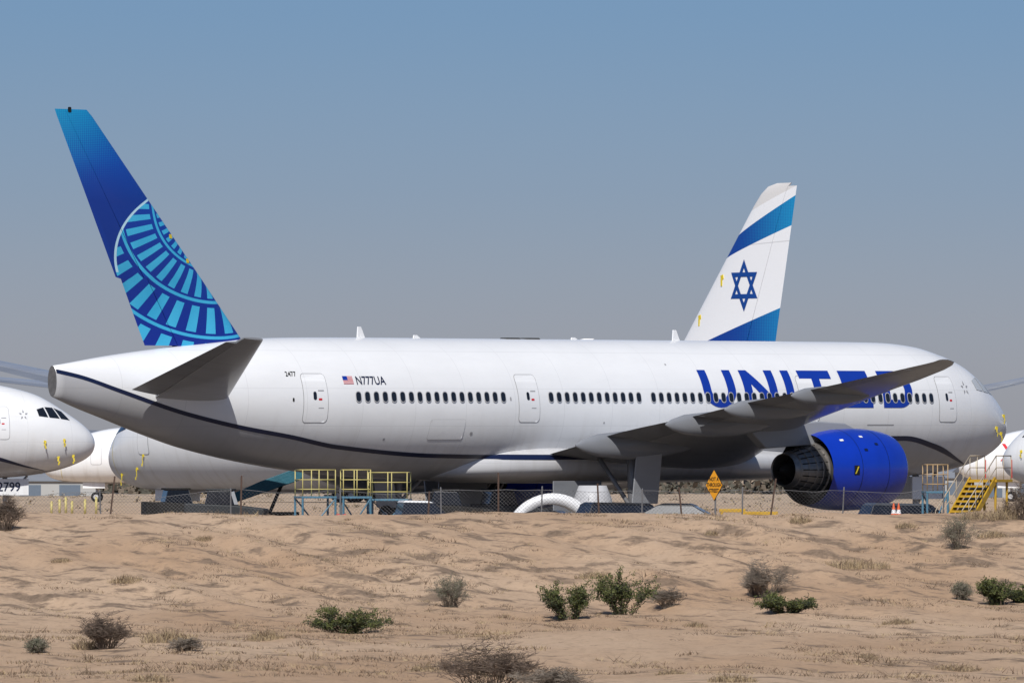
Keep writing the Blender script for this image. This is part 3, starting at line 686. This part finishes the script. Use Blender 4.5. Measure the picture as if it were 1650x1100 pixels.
# ================================================================== PLANTS
M_twig = mat("dry_twig", (.11, .08, .06), .9, 0, .4, 6); M_twig2 = mat("grey_twig", (.17, .14, .11), .9, 0, .4, 6)
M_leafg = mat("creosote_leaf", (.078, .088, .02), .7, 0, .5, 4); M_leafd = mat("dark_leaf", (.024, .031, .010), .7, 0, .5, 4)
M_leafs = mat("sage_leaf", (.12, .12, .075), .8, 0, .4, 4); M_straw = mat("dry_straw", (.32, .24, .14), .9, 0, .35, 5); M_straw2 = mat("dry_brown_grass", (.16, .115, .075), .9, 0, .35, 5)
def bush(name, label, cat, base, w, h, kind, seed):
    rnd = random.Random(seed); t = thing(name, label, cat, base + Vector((0, 0, -.04))); b = MB(); tips = []
    nb = {'green': 30, 'dead': 80, 'sage': 46, 'grass': 0}[kind]
    clump = [(rnd.uniform(-.42, .42) * w, rnd.uniform(.5, 1.1)) for _ in range(6)]
    for i in range(nb):
        a = rnd.uniform(0, 2 * math.pi); lean = rnd.uniform(.1, 1.0) ** .7; L = rnd.uniform(.6, 1.05)
        ex = math.cos(a) * lean * w / 2
        if kind in ('green', 'dead') and rnd.random() < (1 if kind == 'green' else .65):
            cl = rnd.choice(clump); ex = cl[0] + rnd.gauss(0, .07 * w); L *= cl[1]; lean = min(1, abs(ex) / (w / 2))
        end = Vector((ex, math.sin(a) * lean * w / 2, h * L * (1 - .45 * lean ** 2)))
        p0 = Vector((rnd.uniform(-.05, .05) * w + ex * .3, rnd.uniform(-.05, .05) * w, 0)); prev = p0; r = .012
        for k in range(1, 5):
            q = k / 4; c = p0.lerp(end, q) + Vector((rnd.gauss(0, .03 * w), rnd.gauss(0, .03 * w), .14 * h * math.sin(q * math.pi) * (1 - lean * .3) + rnd.gauss(0, .015 * h)))
            b.cyl(prev, c, r * (1 - .18 * k), r * (1 - .18 * (k + 1)), 3, cap=False)
            if k >= 2:
                for _ in range(3 if kind == 'dead' else 2):
                    sx = min(w, h * 2) * .11
                    e = c + Vector((rnd.gauss(0, sx), rnd.gauss(0, sx), rnd.uniform(-.02, .18) * h)); b.cyl(c, e, .005, .003, 3, cap=False); tips.append((c, e))
                    if kind == 'dead':
                        for _ in range(3): e2 = c.lerp(e, .6) + Vector((rnd.gauss(0, sx * .6), rnd.gauss(0, sx * .6), rnd.uniform(-.02, .1) * h)); b.cyl(c.lerp(e, .6), e2, .004, .002, 3, cap=False)
            tips.append((prev, c)); prev = c
    if nb: b.obj("stems", (M_twig if seed % 2 else M_twig2) if kind == 'dead' else (M_twig if kind != 'sage' else M_twig2), t)
    lf = MB()
    if kind in ('green', 'sage'):
        nl = 26 if kind == 'green' else 14
        for c, e in tips:
            if e.z < h * .08: continue
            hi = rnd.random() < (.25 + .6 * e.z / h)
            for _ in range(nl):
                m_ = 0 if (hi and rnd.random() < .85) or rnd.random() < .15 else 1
                o_ = c.lerp(e, rnd.uniform(.2, 1.2)) + Vector((rnd.gauss(0, .04), rnd.gauss(0, .04), rnd.gauss(0, .035))); s = rnd.uniform(.016, .036) if kind == 'green' else rnd.uniform(.008, .02)
                d = Vector((rnd.gauss(0, 1), rnd.gauss(0, 1), rnd.gauss(.4, 1))).normalized(); s2 = d.orthogonal().normalized() * s * .6
                lf.add([o_, o_ + d * s + s2, o_ + d * s * 2.2, o_ + d * s - s2], [(0, 1, 2, 3)], m_)
        mk("foliage", lf.v, lf.f, [M_leafg, M_leafd] if kind == 'green' else [M_leafs, M_twig2], t, False, lf.mi)
    if kind == 'grass':
        for i in range(int(330 * w)):
            a = rnd.uniform(0, 6.28); rr = (rnd.random() ** .6) * w / 2; c = Vector((math.cos(a) * rr, math.sin(a) * rr, 0)); hh = h * rnd.uniform(.3, 1) * (1 - .5 * (2 * rr / w) ** 2)
            d = Vector((rnd.gauss(0, .35), rnd.gauss(0, .35), 1)) * hh; s2 = Vector((.006, .002, 0)); mid = c + d * .55 + Vector((rnd.gauss(0, .02), 0, 0))
            lf.add([c - s2, c + s2, mid + s2, mid - s2, c + d + Vector((rnd.gauss(0, .08), rnd.gauss(0, .08), -.1 * hh))], [(0, 1, 2, 3), (3, 2, 4)], 0 if rnd.random() < .5 else 1)
        mk("foliage", lf.v, lf.f, [M_straw, M_straw2], t, False, lf.mi)
    return t
plants = [
    (918, 998, 80, 64, 'green'), (1002, 990, 108, 70, 'green'), (1078, 980, 60, 34, 'dead'), (555, 1020, 150, 42, 'green'), (1266, 988, 98, 32, 'green'),
    (172, 1045, 95, 56, 'dead'), (272, 1035, 90, 36, 'grass'), (728, 978, 62, 52, 'sage'), (1238, 962, 85, 60, 'dead'), (790, 1112, 230, 74, 'dead'), (885, 1112, 110, 44, 'dead'), (1545, 886, 62, 56, 'sage'),
    (1550, 966, 34, 30, 'sage'), (1605, 975, 72, 48, 'green'), (1645, 972, 50, 34, 'green'), (8, 856, 62, 56, 'dead'), (60, 1052, 34, 26, 'sage'), (245, 1098, 80, 26, 'grass'), (1620, 836, 60, 40, 'grass'), (1646, 838, 70, 52, 'dead'),
    (1380, 915, 110, 26, 'grass'), (205, 938, 60, 20, 'grass'), (430, 1030, 70, 26, 'grass'), (1180, 1095, 80, 20, 'grass'), (1145, 862, 24, 14, 'grass'), (690, 1080, 60, 24, 'grass'), (1290, 842, 40, 22, 'grass'), (1600, 866, 50, 18, 'grass'), (300, 1048, 56, 26, 'dead'), (960, 930, 70, 18, 'grass'), (1450, 1005, 60, 16, 'grass'),
    (1460, 850, 36, 16, 'grass'), (1540, 1080, 90, 22, 'grass'), (1395, 1060, 40, 16, 'grass'), (1080, 1085, 50, 18, 'grass'), (330, 870, 44, 14, 'grass'), (100, 905, 38, 12, 'grass'), (1120, 1010, 40, 14, 'grass'), (1215, 960, 40, 44, 'dead'), (140, 1046, 50, 34, 'grass'), (1575, 835, 60, 22, 'grass')]
lab = {'green': ("creosote_bush", "dark green desert bush on sandy ground", "bush"), 'dead': ("dead_shrub", "bare brown dead shrub on sandy ground", "shrub"), 'sage': ("sage_bush", "grey-green rounded desert bush on sand", "bush"), 'grass': ("grass_clump", "dry straw-coloured grass clump on sand", "grass clump")}
for i, (u, v, w, h, kind) in enumerate(plants):
    c = ray_ground(u, v); k = F / c.y; nm, lb, ct = lab[kind]
    bush(nm, lb, ct, c, w / k, h / k, kind, 100 + i)["group"] = "desert plants on the bank"
lf = MB(); rnd = random.Random(5)
for i in range(17000):
    y = rnd.uniform(183, 303); x = rnd.uniform(-.062, .062) * y
    n1 = noise.noise(Vector(((x + .5 * y) * .6, y * .25, 20))) + .5 * noise.noise(Vector((x * .1, y * .06, 2)))
    if n1 < .08 + rnd.uniform(-.05, .2): continue
    z = gz(x, y); hh = rnd.uniform(.03, .12) if rnd.random() < .95 else rnd.uniform(.15, .28); m_ = 0 if rnd.random() < .2 else 1
    for _ in range(9):
        c = Vector((x + rnd.gauss(0, .14), y + rnd.gauss(0, .3), z - .01)); d = Vector((rnd.gauss(0, .9), rnd.gauss(0, .9), 1)) * hh * rnd.uniform(.5, 1); s2 = Vector((.011, 0, 0))
        lf.add([c - s2, c + s2, c + d], [(0, 1, 2)], m_)
o = mk("dry_grass", lf.v, lf.f, [M_straw, M_straw2], None, False, lf.mi); o["kind"] = "stuff"; o["label"] = "sparse dry grass and twig litter over sand"; o["category"] = "dry grass"
def scrub(name, n, yr, hr, m, seed, xr=.07):
    lf = MB(); rnd = random.Random(seed)
    for i in range(n):
        y = rnd.uniform(*yr); x = rnd.uniform(-xr, xr) * y; hh = rnd.uniform(*hr); w = hh * rnd.uniform(.8, 2.2)
        for _ in range(26):
            c = Vector((x + rnd.gauss(0, w * .4), y + rnd.gauss(0, w * .4), abs(rnd.gauss(0, .5)) * hh)); s = hh * rnd.uniform(.10, .24)
            a = Vector((rnd.gauss(0, 1), rnd.gauss(0, 1), rnd.gauss(0, 1))).normalized(); b_ = a.orthogonal().normalized()
            lf.add([c - a * s, c + b_ * s, c + a * s, c - b_ * s], [(0, 1, 2, 3)], 0 if rnd.random() < .6 else 1)
    o = mk(name, lf.v, lf.f, m, None, False, lf.mi); o["kind"] = "stuff"; o["label"] = "distant low desert scrub beyond the apron"; o["category"] = "scrub"; return o
M_far = mat("far_tree", (.075, .07, .055), .9, 0, .3, .3, spec=.1); M_far2 = mat("far_scrub", (.13, .105, .08), .9, 0, .3, .3, spec=.1)
scrub("tree_belt", 640, (1350, 1500), (2.0, 3.2), [M_far, M_far2], 3)
scrub("scrub", 190, (680, 1250), (.25, .6), [M_far2, M_straw], 4)

# ================================================================== BUILDINGS
M_bw = mat("warehouse_wall", (.34, .34, .33), .8, 0, .15, .3); M_br = mat("warehouse_roof", (.22, .23, .25), .7, 0, .2, .3); M_bd = mat("warehouse_door", (.10, .13, .17), .6)
for u, d, w, h, l, lb in ((45, 1250, 18, 2.0, 14, "low pale warehouse with grey roof and dark doors"), (1640, 1150, 14, 3.2, 14, "pale blue-grey storage building on desert flat"), (1590, 1300, 18, 2.4, 14, "low pale warehouse with grey roof and dark doors")):
    t = thing("warehouse", lb, "building", at(u, d), .1)
    b = MB(); b.box((0, 0, h / 2), (w, l, h)); b.obj("wall", M_bw, t)
    b = MB(); b.prism([(-l / 2 - .4, h + .003), (l / 2 + .4, h + .003), (0, h + 1.0)], -w / 2 - .3, w / 2 + .3); b.v = [(v[1], v[0], v[2]) for v in b.v]; b.obj("roof", M_br, t)
    for i in range(3):
        b = MB(); b.box((-w * .3 + i * w * .3, -l / 2 - .03, h * .38), (w * .16, .06, h * .75)); b.obj("door", M_bd, t)

# ================================================================== FENCE
def fence(label, x0, x1, y, h, m=M_galv):
    t = thing("chain_link_fence", label, "fence", (x0, y, gz(x0, y)))
    L = x1 - x0; post = MB(); post.cyl((0, 0, -.3), (0, 0, h + .06), .025, n=8); post.cyl((0, 0, h + .06), (0, 0, h + .1), .03, .01, n=8)
    n = int(L / 3) + 1; first = None
    for i in range(n):
        x = i * L / (n - 1)
        if first is None: first = post.obj("post", m, t); o = first
        else: o = first.copy(); o.parent = t; COL.objects.link(o)
        o.location = (x, 0, gz(x0 + x, y) - t.location.z); o.rotation_euler = (random.gauss(0, .03), random.gauss(0, .06), 0)
    w = MB(); sp = .13; r = .0036
    zz = lambda x: gz(x0 + x, y) - t.location.z
    sag = lambda x: h - .05 * abs(math.sin(x * math.pi / (L / (n - 1)))) - .03 * math.sin(x * 1.3)
    x = -h
    while x < L:
        for s in (1, -1):
            a, c = (x, x + h) if s == 1 else (x + h, x)
            if s == 1: t0 = max(0, -x / h); t1 = min(1, (L - x) / h)
            else: t0 = max(0, (x + h - L) / h); t1 = min(1, (x + h) / h)
            if t1 - t0 < .02: continue
            seg = 3; pts = []
            for k in range(seg + 1):
                q = t0 + (t1 - t0) * k / seg; xx = a + (c - a) * q; pts.append(Vector((xx, .04 * math.sin(xx * .9), zz(max(0, min(L, xx))) + .02 + q * sag(xx))))
            for k in range(seg): w.cyl(pts[k], pts[k + 1], r, n=3, cap=False)
        x += sp
    k = 0
    while k < L - .3:
        k2 = min(L, k + .5); w.cyl((k, 0, zz(k) + sag(k)), (k2, 0, zz(k2) + sag(k2)), .008, n=4, cap=False); k += .5
    w.obj("wire_mesh", m, t)
    return t
fence("sagging grey chain-link fence along the sand bank", -9.2, 14.6, 307.5, .85)
fence("low grey chain-link fence beside yellow markers", -18.5, -9.6, 310, .8)
for u, tilt, hh in ((178, .12, 1.3), (388, .02, 1.35), (803, .0, 1.3), (965, -.05, 1.0), (1242, .15, 1.25), (1098, -.1, .9), (690, .05, .8)):
    c = at(u, 303); b = MB(); b.box((0, 0, hh / 2 - .2), (.05, .03, hh + .4)); b.box((0, .03, hh / 2 - .2), (.012, .04, hh + .4)); o = b.obj("steel_post", M_rust); o.location = c; o.rotation_euler = (0, tilt, .4)
    o["label"] = "thin rusty steel post leaning on sand bank"; o["category"] = "post"; o["group"] = "rusty posts along the bank"
for i, u in enumerate((83, 96, 106, 116, 137, 155)):
    c = at(u, 640 + 10 * (i % 2)); b = MB(); b.cyl((0, 0, 0), (0, 0, .95 + .15 * (i % 3)), .09, n=12); b.cyl((0, 0, .95 + .15 * (i % 3)), (0, 0, 1.02 + .15 * (i % 3)), .09, .05, n=12)
    o = b.obj("bollard", M_paleyellow, None, True); o.location = c; o["label"] = "short yellow marker bollard on sandy apron"; o["category"] = "bollard"; o["group"] = "yellow marker bollards"

# ================================================================== ROAD SIGN
c = at(1151, 302); t = thing("road_sign", "yellow diamond warning sign on a thin post", "sign", c, math.radians(-58))
b = MB(); b.cyl((0, .04, -.3), (0, .04, 1.3), .03, n=8); b.obj("post", M_galv, t)
s = .52; zc = .98
def diamond(b, s, y0, y1): b.prism([(0, zc - s), (s, zc), (0, zc + s), (-s, zc)], y0, y1)
b = MB(); diamond(b, s, -.006, .006); b.obj("sign_panel", M_black, t)
b = MB(); diamond(b, s - .02, -.012, -.008); M_sign = mat("sign_yellow", (.72, .31, .01), .45, 0, .08); b.obj("sign_face", M_sign, t)
for i, tx in enumerate(("NOT A", "THROUGH", "STREET")):
    ps = text_polys(tx, .18, .03); w = max(a for p_ in ps for a, _ in p_)
    decal("sign_lettering", shift(ps, -w / 2, .14 - .19 * i + zc - .0), M_black, t, lambda a, z: (a, -.016, z), 1)

# ================================================================== GROUND EQUIPMENT
def work_stand(u, d, w, dp, h, rz, label, rail=M_paleyellow):
    c = at(u, d); t = thing("work_platform", label, "work platform", c, rz, "work platforms by the fence")
    b = MB()
    for x in (-w / 2, w / 2):
        for y in (-dp / 2, dp / 2): b.cyl((x, y, .15), (x, y, h), .045, n=8)
    for z in (.35, h * .6):
        b.box((0, -dp / 2, z), (w, .07, .07)); b.box((0, dp / 2, z), (w, .07, .07)); b.box((-w / 2, 0, z), (.07, dp, .07)); b.box((w / 2, 0, z), (.07, dp, .07))
    b.cyl((-w / 2, -dp / 2, .35), (w / 2, -dp / 2, h), .03, n=6); b.cyl((w / 2, dp / 2, .35), (-w / 2, dp / 2, h), .03, n=6); b.obj("frame", M_ltblue, t)
    b = MB(); b.box((0, 0, h + .04), (w + .1, dp + .1, .08)); b.obj("deck", M_ltblue, t, bevel=.01)
    b = MB(); H2 = 1.1
    for x in (-w / 2, 0, w / 2):
        for y in (-dp / 2, dp / 2): b.cyl((x, y, h + .08), (x, y, h + H2), .022, n=6)
    for z in (h + .35, h + .72, h + H2):
        for y in (-dp / 2, dp / 2): b.cyl((-w / 2, y, z), (w / 2, y, z), .02, n=6)
        for x in (-w / 2, w / 2): b.cyl((x, -dp / 2, z), (x, dp / 2, z), .02, n=6)
    b.obj("railing", rail, t, True)
    for x in (-w / 2, w / 2):
        for y in (-dp / 2, dp / 2): b = MB(); b.cyl((x, y - .05, .15), (x, y + .05, .15), .15, n=14); b.obj("caster_wheel", M_black, t)
work_stand(508, 352, 1.3, 1.3, 1.95, .25, "small work platform with yellow railings, blue frame")
work_stand(573, 350, 1.05, 1.3, 1.95, .1, "narrow work platform with yellow railings, blue frame")
work_stand(628, 352, 1.5, 1.3, 1.85, -.1, "wide work platform with yellow railings, blue frame")
t = thing("belt_loader", "teal covered belt loader with raised conveyor", "belt loader", ((405 - 825) / F * 420, 420, 0), 0)
b = MB(); b.prism([(-2.4, 1.0), (2.2, 2.6), (2.4, 2.75), (2.3, 3.25), (.4, 2.55), (-2.5, 1.25)], -.5, .5); b.obj("conveyor", M_teal, t, bevel=.03)
b = MB(); b.box((0, 0, .8), (4.4, 1.7, .7)); b.box((-1.4, -.5, 1.2), (.9, .7, .6)); b.cyl((.8, .3, 1), (1.4, .3, 2.4), .08); b.cyl((.8, -.3, 1), (1.4, -.3, 2.4), .08); b.obj("chassis", M_darkmetal, t, bevel=.05)
for x in (-1.5, 1.5):
    for y in (-.85, .85): b = MB(); wheel_geo(b, (x, y, .38), .38, .25); b.obj("wheel", [M_black, M_frame], t)
def tractor(u, d, m, rz, label):
    t = thing("tow_tractor", label, "tractor", at(u, d), rz, "dark ground vehicles under the airliners")
    b = MB(); b.prism([(-1.8, .4), (1.8, .4), (1.8, 1.35), (.5, 1.5), (-1.8, 1.6)], -.85, .85); b.obj("body", m, t, bevel=.06)
    b = MB(); b.prism([(-.9, 1.55), (.45, 1.5), (.25, 2.15), (-.75, 2.15)], -.7, .7); b.obj("cab_glass", M_glass, t, bevel=.04)
    b = MB(); b.box((-.25, 0, 2.2), (1.2, 1.5, .08)); b.obj("roof", m, t, bevel=.03)
    for x in (-1.2, 1.2):
        for y in (-.85, .85): b = MB(); wheel_geo(b, (x, y, .42), .42, .28); b.obj("wheel", [M_black, M_frame], t)
M_dgp = mat("dark_grey_paint", (.03, .033, .036), .6, spec=.2)
tractor(292, 430, M_darkmetal, .2, "low dark tow tractor parked under airliner nose"); tractor(365, 405, M_dgp, -.1, "dark grey tow tractor beside the belt loader")
tractor(728, 395, M_darkmetal, 0, "dark tow tractor parked below airliner belly"); tractor(812, 400, M_dgp, .3, "dark grey tow tractor parked below airliner belly"); tractor(770, 425, M_dgp, .1, "dark grey tow tractor parked below airliner belly")
def car(u, d, m, rz, label, kind="sedan"):
    t = thing("parked_car" if kind != "pickup" else "pickup_truck", label, "car" if kind != "pickup" else "pickup truck", at(u, d), rz, "vehicles parked behind the fence")
    b = MB()
    if kind == "sedan": body = [(-2.3, .35), (2.3, .32), (2.33, .62), (2.15, .78), (1.1, .93), (-1.6, .98), (-2.25, .92), (-2.36, .6)]; gl = [(-1.75, .97), (1.15, .92), (.35, 1.38), (-.95, 1.4)]; rf = [(-.98, 1.385), (.4, 1.37), (.2, 1.45), (-.75, 1.46)]
    elif kind == "suv": body = [(-2.3, .45), (2.3, .42), (2.33, .85), (2.1, 1.0), (1.2, 1.1), (-2.2, 1.15), (-2.32, .7)]; gl = [(-2.2, 1.14), (1.25, 1.09), (.5, 1.66), (-1.95, 1.7)]; rf = [(-1.98, 1.68), (.55, 1.65), (.35, 1.74), (-1.8, 1.78)]
    else: body = [(-2.8, .55), (2.8, .52), (2.83, 1.0), (2.6, 1.14), (1.25, 1.22), (.9, 1.2), (-.6, 1.2), (-.62, 1.25), (-2.8, 1.25)]; gl = [(-.6, 1.2), (1.3, 1.2), (.65, 1.78), (-.45, 1.8)]; rf = [(-.5, 1.78), (.7, 1.76), (.5, 1.84), (-.4, 1.86)]
    b.prism(body, -.9, .9); b.obj("body", m, t, bevel=.07)
    def cab(b, prof, w0, w1, zlo, zhi):
        vs = []
        for s in (-1, 1):
            for x, z in prof: q = (z - zlo) / (zhi - zlo); vs.append((x, s * (w0 + (w1 - w0) * q), z))
        n = len(prof); b.add(vs, [(i, (i + 1) % n, n + (i + 1) % n, n + i) for i in range(n)] + [tuple(range(n)), tuple(range(2 * n - 1, n - 1, -1))])
    b = MB(); zs = [z for _, z in gl]; cab(b, gl, .84, .64, min(zs), max(zs)); b.obj("windows", M_glass, t, bevel=.03)
    b = MB(); zs2 = [z for _, z in rf]; cab(b, rf, .68, .6, min(zs2), max(zs2)); b.obj("roof", m, t, bevel=.02)
    for x in (-1.45, 1.5):
        for y in (-.82, .82): b = MB(); wheel_geo(b, (x * (1.15 if kind == "pickup" else 1), y, .34), .34, .22); b.obj("wheel", [M_black, M_frame], t)
    for y in (-.65, .65):
        b = MB(); b.box((body[2][0] - .04, y, body[2][1]), (.1, .35, .14)); b.obj("headlight", M_frame, t, bevel=.02)
        b = MB(); b.box((body[-1][0] + .03, y, body[-1][1] + .02), (.1, .3, .14)); b.obj("tail_light", M_red, t, bevel=.02)
    return t
M_cblack = mat("car_black_paint", (.008, .009, .011), .35, coat=.1, spec=.25); M_cwhite = mat("car_white_paint", (.66, .66, .66), .35, coat=.4); M_cgrey = mat("car_grey_paint", (.05, .055, .065), .4, .0, coat=.2, spec=.3)
car(1104, 332, M_cblack, -.12, "black sedan parked behind the fence")
car(1022, 345, M_cblack, .35, "dark car parked behind a black sedan", "suv")
car(665, 346, M_cwhite, .2, "white pickup truck parked behind work platform", "pickup")
car(868, 345, M_cblack, 2.9, "dark sedan parked in front of white cowling")
car(1475, 352, M_cgrey, .3, "dark grey vehicle parked below airliner nose", "suv")
t = thing("cowling_panel", "white curved engine cowling standing on the ground", "aircraft panel", at(888, 378), .1); V = []; Fc = []; r = 2.0
for i in range(25):
    a = math.pi * i / 24
    for rr, y in ((r, -.7), (r * .97, .7), (r * .76, .7), (r * .78, -.7)): V.append((rr * math.cos(a), y, rr * math.sin(a) + .1))
for i in range(24):
    for j in range(4): Fc.append((i * 4 + j, i * 4 + (j + 1) % 4, i * 4 + 4 + (j + 1) % 4, i * 4 + 4 + j))
Fc += [(0, 1, 2, 3), (96, 99, 98, 97)]
o = mk("shell", V, Fc, M_cwhite, t); fixn(o); b = MB(); b.box((-r * .9, 0, .1), (.5, 1.6, .2)); b.obj("cradle", M_ltblue, t); b = MB(); b.box((r * .9, 0, .1), (.5, 1.6, .2)); b.obj("cradle", M_ltblue, t)
t = thing("engine_shroud", "ribbed pale engine shroud standing beside the cowling", "aircraft panel", at(955, 392), 0)
pr = [(1.0, .1), (1.0, .5), (.95, 1.2), (.8, 1.9), (.6, 2.4), (.56, 2.4), (.7, 1.9)]; V = []; Fc = []; n = 28
for r_, z_ in pr:
    for i in range(n): a = 2 * math.pi * i / n; V.append((r_ * math.cos(a), r_ * math.sin(a), z_))
for i in range(len(pr) - 1):
    for j in range(n): k = (j + 1) % n; Fc.append((i * n + j, i * n + k, (i + 1) * n + k, (i + 1) * n + j))
mk("shell", V, Fc, M_frame, t); b = MB()
for i in range(14): a = 2 * math.pi * i / 14; b.cyl((1.0 * math.cos(a), 1.0 * math.sin(a), .4), (.8 * math.cos(a), .8 * math.sin(a), 1.9), .02, n=5)
b.obj("seam_ribs", M_outline, t)
for u, w in ((1180, .9), (1225, 1.2)):
    t = thing("barrier_rail", "low yellow steel barrier rail on the bank", "barrier", at(u, 309), .05, "low yellow barriers")
    b = MB(); b.box((0, 0, .14), (w, .1, .12)); b.obj("rail", M_yellow, t, bevel=.01)
    for x in (-w * .4, w * .4): b = MB(); b.box((x, 0, .02), (.08, .25, .12)); b.obj("foot", M_yellow, t)
def stairs(u, d, rz):
    t = thing("passenger_stairs", "yellow mobile aircraft stairs with pale handrails", "aircraft stairs", at(u, d), rz)
    n = 12; rise = .19; run = .25; w = .95; z0 = .5
    b = MB()
    for i in range(n): b.box((0, -1.8 + i * run, z0 + i * rise), (w, run * .95, .04)); b.box((0, -1.8 + i * run - run / 2, z0 + i * rise - .03), (w, .02, .06))
    b.obj("steps", M_yellow, t)
    yt = -1.8 + n * run; zt = z0 + (n - 1) * rise
    b = MB(); b.box((0, (-1.8 + yt) / 2, (z0 + zt) / 2 - .25), (w * .96, math.hypot(n * run, n * rise) * .98, .03), R=Matrix.Rotation(math.atan2(rise, run), 3, 'X')); b.obj("under_tray", M_darkmetal, t)
    b = MB()
    for x in (-w / 2 - .05, w / 2 + .05):
        R = Matrix.Rotation(math.atan2(rise, run), 3, 'X'); b.box((x, (-1.8 + yt) / 2, (z0 + zt) / 2 - .05), (.06, math.hypot(n * run, n * rise), .25), R=R)
    b.box((0, yt + .6, zt), (w + .3, 1.4, .1)); 
    for x in (-w / 2, w / 2): b.cyl((x, yt + 1.1, .5), (x, yt + 1.1, zt), .05); b.cyl((x, yt + .1, .5), (x, yt + .1, zt), .05); b.cyl((x, yt + 1.1, .6), (x, yt - 1.6, zt - 1.3), .04)
    b.box((0, .6, .5), (1.6, 5, .2)); b.obj("frame", M_yellow, t)
    b = MB()
    for x in (-w / 2 - .08, w / 2 + .08):
        b.cyl((x, -1.8, z0 + .95), (x, yt, zt + .95), .022); b.cyl((x, -1.8, z0 + .5), (x, yt, zt + .5), .016)
        b.cyl((x, yt, zt + .95), (x, yt + 1.3, zt + .95), .022); b.cyl((x, yt, zt + .5), (x, yt + 1.3, zt + .5), .016)
        for k in range(6): q = k / 5; b.cyl((x, -1.8 + (yt + 1.8) * q, z0 + (zt - z0) * q), (x, -1.8 + (yt + 1.8) * q, z0 + (zt - z0) * q + .95), .016)
        b.cyl((x, yt + 1.3, zt), (x, yt + 1.3, zt + .95), .022); b.cyl((x, yt + .65, zt), (x, yt + .65, zt + .95), .016)
    b.obj("handrail", mat("pale_rail_paint", (.36, .30, .22), .5), t, True)
    for i in range(2):
        b = MB(); xx = -w / 2 - .08 if i == 0 else w / 2 + .08
        b.cyl((xx, yt + 1.34, zt + .1), (xx, yt + 1.34, zt + .8), .035); b.obj("reflector_post", M_red, t)
    for y in (-1.3, 2.0):
        for x in (-.75, .75): b = MB(); b.cyl((x - .12, y, .35), (x + .12, y, .35), .35, n=20); b.cyl((x - .13, y, .35), (x + .13, y, .35), .17, n=14, mi=1); b.obj("wheel", [M_black, M_frame], t)
stairs(1562, 345, -.5)
work_stand(1507, 350, .8, 1.2, 2.15, .1, "tall work platform with orange railings", mat("orange_rail_paint", (.36, .24, .12), .5))
M_cone = mat("cone_orange", (.6, .10, .02), .5)
for u in (1440, 1448):
    t = thing("traffic_cone", "orange and white traffic cone by the fence", "traffic cone", at(u, 315), 0, "traffic cones by the fence"); b = MB()
    b.box((0, 0, .02), (.36, .36, .04)); b.cyl((0, 0, .04), (0, 0, .28), .15, .09, 16); b.cyl((0, 0, .28), (0, 0, .42), .09, .06, 16, mi=1); b.cyl((0, 0, .42), (0, 0, .65), .06, .02, 16); b.obj("cone", [M_cone, M_cwhite], t)

# ================================================================== CAMERA, LIGHT, SKY
cam = bpy.data.cameras.new("Camera"); co = bpy.data.objects.new("Camera", cam); COL.objects.link(co)
co.location = (0, 0, CAMZ); co.rotation_euler = (math.radians(90), 0, 0); cam.sensor_width = 36; cam.lens = F / 1650 * 36; cam.shift_y = (HZ - 550) / 1650
cam.clip_start = 1; cam.clip_end = 60000; S.camera = co
el_ = math.radians(42); sh = Vector((-.14, -1, 0)).normalized(); sd = Vector((sh.x * math.cos(el_), sh.y * math.cos(el_), math.sin(el_)))
sun = bpy.data.lights.new("Sun", 'SUN'); sun.energy = 4.8; sun.angle = math.radians(.5); sun.color = (1, .97, .93)
so = bpy.data.objects.new("Sun", sun); COL.objects.link(so); so.rotation_euler = sd.to_track_quat('Z', 'Y').to_euler()
w = bpy.data.worlds.new("World"); S.world = w; w.use_nodes = True; nt = w.node_tree; bg = nt.nodes["Background"]
sk = nt.nodes.new("ShaderNodeTexSky"); sk.sky_type = 'NISHITA'; sk.sun_disc = False; sk.sun_elevation = el_; sk.sun_rotation = math.atan2(sh.x, sh.y); sk.altitude = 700; sk.dust_density = 1.0; sk.ozone_density = 1.0
tc = nt.nodes.new("ShaderNodeTexCoord"); sp = nt.nodes.new("ShaderNodeSeparateXYZ"); nt.links.new(tc.outputs["Generated"], sp.inputs[0])
rp = nt.nodes.new("ShaderNodeValToRGB"); nt.links.new(sp.outputs[2], rp.inputs[0])
e = rp.color_ramp.elements; e[0].position = 0; e[0].color = (.70, .72, 1.0, 1); e[1].position = .5; e[1].color = (.85, .9, 1, 1)
for p_, c_ in ((.014, (.64, .68, 1.0, 1)), (.030, (.50, .605, .96, 1)), (.050, (.40, .56, .92, 1)), (.10, (.42, .60, .95, 1))): q_ = e.new(p_); q_.color = c_
mx = nt.nodes.new("ShaderNodeMix"); mx.data_type = 'RGBA'; mx.blend_type = 'MULTIPLY'; mx.inputs[0].default_value = 1
nt.links.new(sk.outputs[0], mx.inputs[6]); nt.links.new(rp.outputs[0], mx.inputs[7])
nt.links.new(mx.outputs[2], bg.inputs[0]); bg.inputs[1].default_value = .07
S.view_settings.view_transform = 'Standard'; S.view_settings.look = 'None'; S.view_settings.exposure = 0
